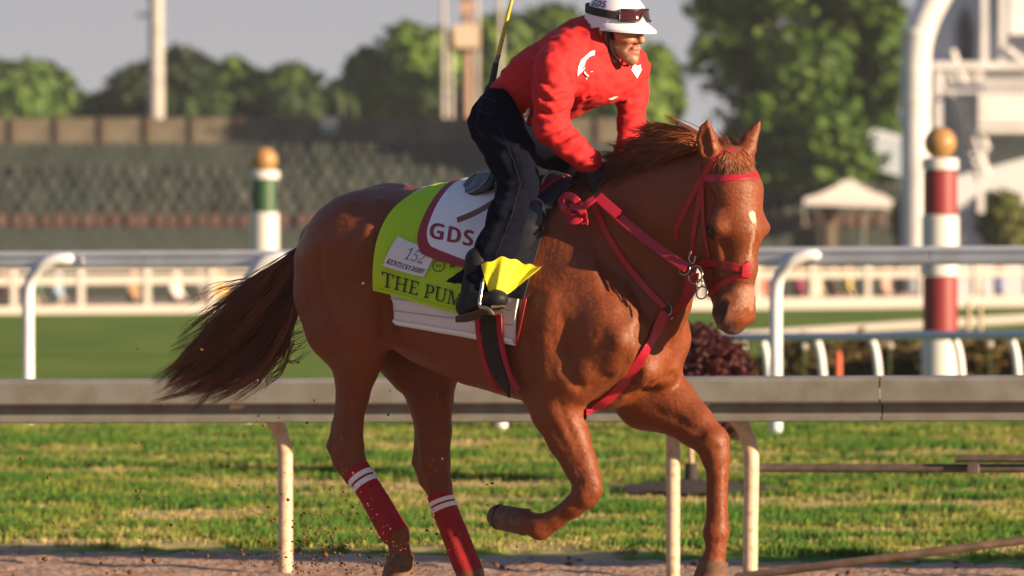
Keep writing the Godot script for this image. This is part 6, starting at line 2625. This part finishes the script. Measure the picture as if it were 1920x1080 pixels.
	for i in 12:
		var t := i / 11.0
		var s := Shape.new()
		var c := at(lerpf(1784, 1846, t), lerpf(150, 326, t), z - .45) - f
		s.box(c + Vector3(-.16, -.03, -.42), c + Vector3(.16, .03, .42))
		part("stair_tread", s.made(), white, b)
	var side := Shape.new()
	side.box(at(1892, 64, z - 1) - f - Vector3(0, 0, 1.6), at(2100, -400, z - 1) - f)
	part("bay_wall", side.made(), white, b)

func canopy(label: String, z: float, base: Array, peak: Array, corners: Array, walled := false) -> void:
	var tf := at(base[0], base[1], z)
	var t := thing("canopy_tent", label, "tent", tf)
	var cs := Shape.new()
	var top := at(peak[0], peak[1], z) - tf
	var cor := []
	for e in corners:
		cor.append(at(e[0], e[1], z + e[2]) - tf)
	for i in 4:
		var a: Vector3 = cor[i]
		var c: Vector3 = cor[(i + 1) % 4]
		var prev: Array = []
		for j in 7:
			var tt := j / 6.0
			var sag := -.12 * sin(tt * PI)
			var row := [top.lerp(a, tt) + Vector3(0, sag, 0), top.lerp(c, tt) + Vector3(0, sag, 0)]
			if prev.size():
				cs.face(prev[0], prev[1], row[1], row[0])
			prev = row
		cs.face(a, c, c - Vector3(0, .22, 0), a - Vector3(0, .22, 0))
	part("canopy", cs.made(), mat("tent_grey", lin(.42, .46, .52), .8) if walled else mat("tent_white", lin(.55, .52, .5), .8), t)
	for c in cor:
		var ps := Shape.new()
		ps.tube([c, Vector3(c.x, 0, c.z)], .02, 8)
		part("leg", ps.made(), mats["mast_grey"], t)
	if walled:
		for i in 3:
			var w := Shape.new()
			var a: Vector3 = cor[i] - Vector3(0, .2, 0)
			var c: Vector3 = cor[i + 1] - Vector3(0, .2, 0)
			var low := Vector3(0, 1.2, 0)
			w.face(a, c, c - low, a - low)
			part("side_wall", w.made(), mat("tent_wall", lin(.34, .4, .48), .8), t)

func spectators() -> void:
	var spots := [1424, 1497, 1530, 1560, 1588, 1660, 1690, 1832, 1872, 8, 60, 330, 372, 412, 108, 250]
	var tops := [Color(.4, .12, .08), Color(.3, .04, .1), Color(.5, .42, .34), Color(.1, .08, .07), Color(.55, .42, .16), Color(.45, .3, .26), Color(.06, .07, .09), Color(.5, .16, .14), Color(.08, .1, .25), Color(.45, .24, .24), Color(.12, .22, .14), Color(.6, .57, .54), Color(.22, .2, .2), Color(.5, .3, .1), Color(.25, .35, .45), Color(.3, .18, .1)]
	var words := ["rust red", "crimson", "cream", "dark brown", "mustard yellow", "dusty pink", "black", "coral", "navy blue", "rose", "dark green", "white", "grey", "orange", "pale blue", "tan"]
	for i in spots.size():
		var u: float = spots[i]
		var c := i
		var z := lerpf(-102.0, -121.0, u / 1920.0)
		var foot := at(u, 500, z)
		foot.y = -.5
		stand_figure(foot, rng.randf_range(-.8, .8), tops[c], Color(.04, .045, .06) if i % 2 else Color(.3, .28, .26), "spectator in a %s top behind the far white fence" % words[c], "spectators behind the far fence")
	stand_figure(at(652, 285, -187.6), .4, Color(.12, .09, .07), Color(.1, .08, .06), "person in brown standing at the top of the stand", "", 1.95)

func stand_figure(foot: Vector3, turn: float, top: Color, legs: Color, label: String, group := "", tall := 1.72) -> void:
	var p := thing("person", label, "person", foot, turn, group)
	var f := Field.new(Vector3(-.4, -.02, -.3), Vector3(.4, 1.85, .3), .032)
	for s in [1.0, -1.0]:
		f.chain([[Vector3(.0, .9, .09 * s), .095], [Vector3(.02, .5, .1 * s), .07], [Vector3(.0, .08, .1 * s), .05]], .03)
		f.cone(Vector3(-.02, .05, .1 * s), Vector3(.13, .04, .11 * s), .045, .035, .02)
		f.chain([[Vector3(0, 1.4, .19 * s), .06], [Vector3(-.02, 1.14, .24 * s), .05], [Vector3(.1, .93, .22 * s), .04], [Vector3(.14, .87, .21 * s), .04]], .03)
	f.cone(Vector3(0, .93, 0), Vector3(0, 1.2, 0), .12, .12, .04, 1.25)
	f.cone(Vector3(0, 1.2, 0), Vector3(0, 1.38, 0), .12, .13, .04, 1.35)
	f.cone(Vector3(0, 1.45, 0), Vector3(.01, 1.54, 0), .055, .055, .03)
	f.cone(Vector3(.01, 1.6, 0), Vector3(.0, 1.66, 0), .09, .095, .03, .85)
	f.cone(Vector3(.09, 1.6, 0), Vector3(.105, 1.585, 0), .02, .02, .02)
	var arr := f.net()
	var vs: PackedVector3Array = arr[Mesh.ARRAY_VERTEX]
	var cs := PackedColorArray()
	for q in vs:
		var c := top
		if q.y < .95 and absf(q.z) < .2:
			c = legs
		if q.y < .09:
			c = Color(.03, .03, .03)
		if q.y > 1.5 or (q.y < .93 and absf(q.z) > .185):
			c = Color(.42, .22, .14)
		if q.y > 1.66 or (q.y > 1.56 and q.x < -.02):
			c = Color(.05, .03, .02)
		cs.append(c)
	arr[Mesh.ARRAY_COLOR] = cs
	part("body", shaped(arr), vmat("clothed", .8), p, Transform3D(Basis.from_scale(Vector3.ONE * tall / 1.72), Vector3.ZERO))

func _ready() -> void:
	noise.seed = 3
	noise.frequency = 1.0
	noise2.seed = 9
	noise2.frequency = 1.0
	rng.seed = 7
	light_and_lens()
	ground()
	rails()
	stand()
	masts()
	pavilion()
	trees()
	small_things()
	spectators()
	print("setting ", Time.get_ticks_msec())
	rng.seed = 11
	var h := horse()
	print("horse ", Time.get_ticks_msec())
	var hair := vmat("hair", .42)
	part("tail", tail_mesh(), hair, h)
	part("mane", mane_mesh(), hair, h)
	part("forelock", forelock_mesh(), hair, h)
	tack()
	rider()
	print("rider ", Time.get_ticks_msec())
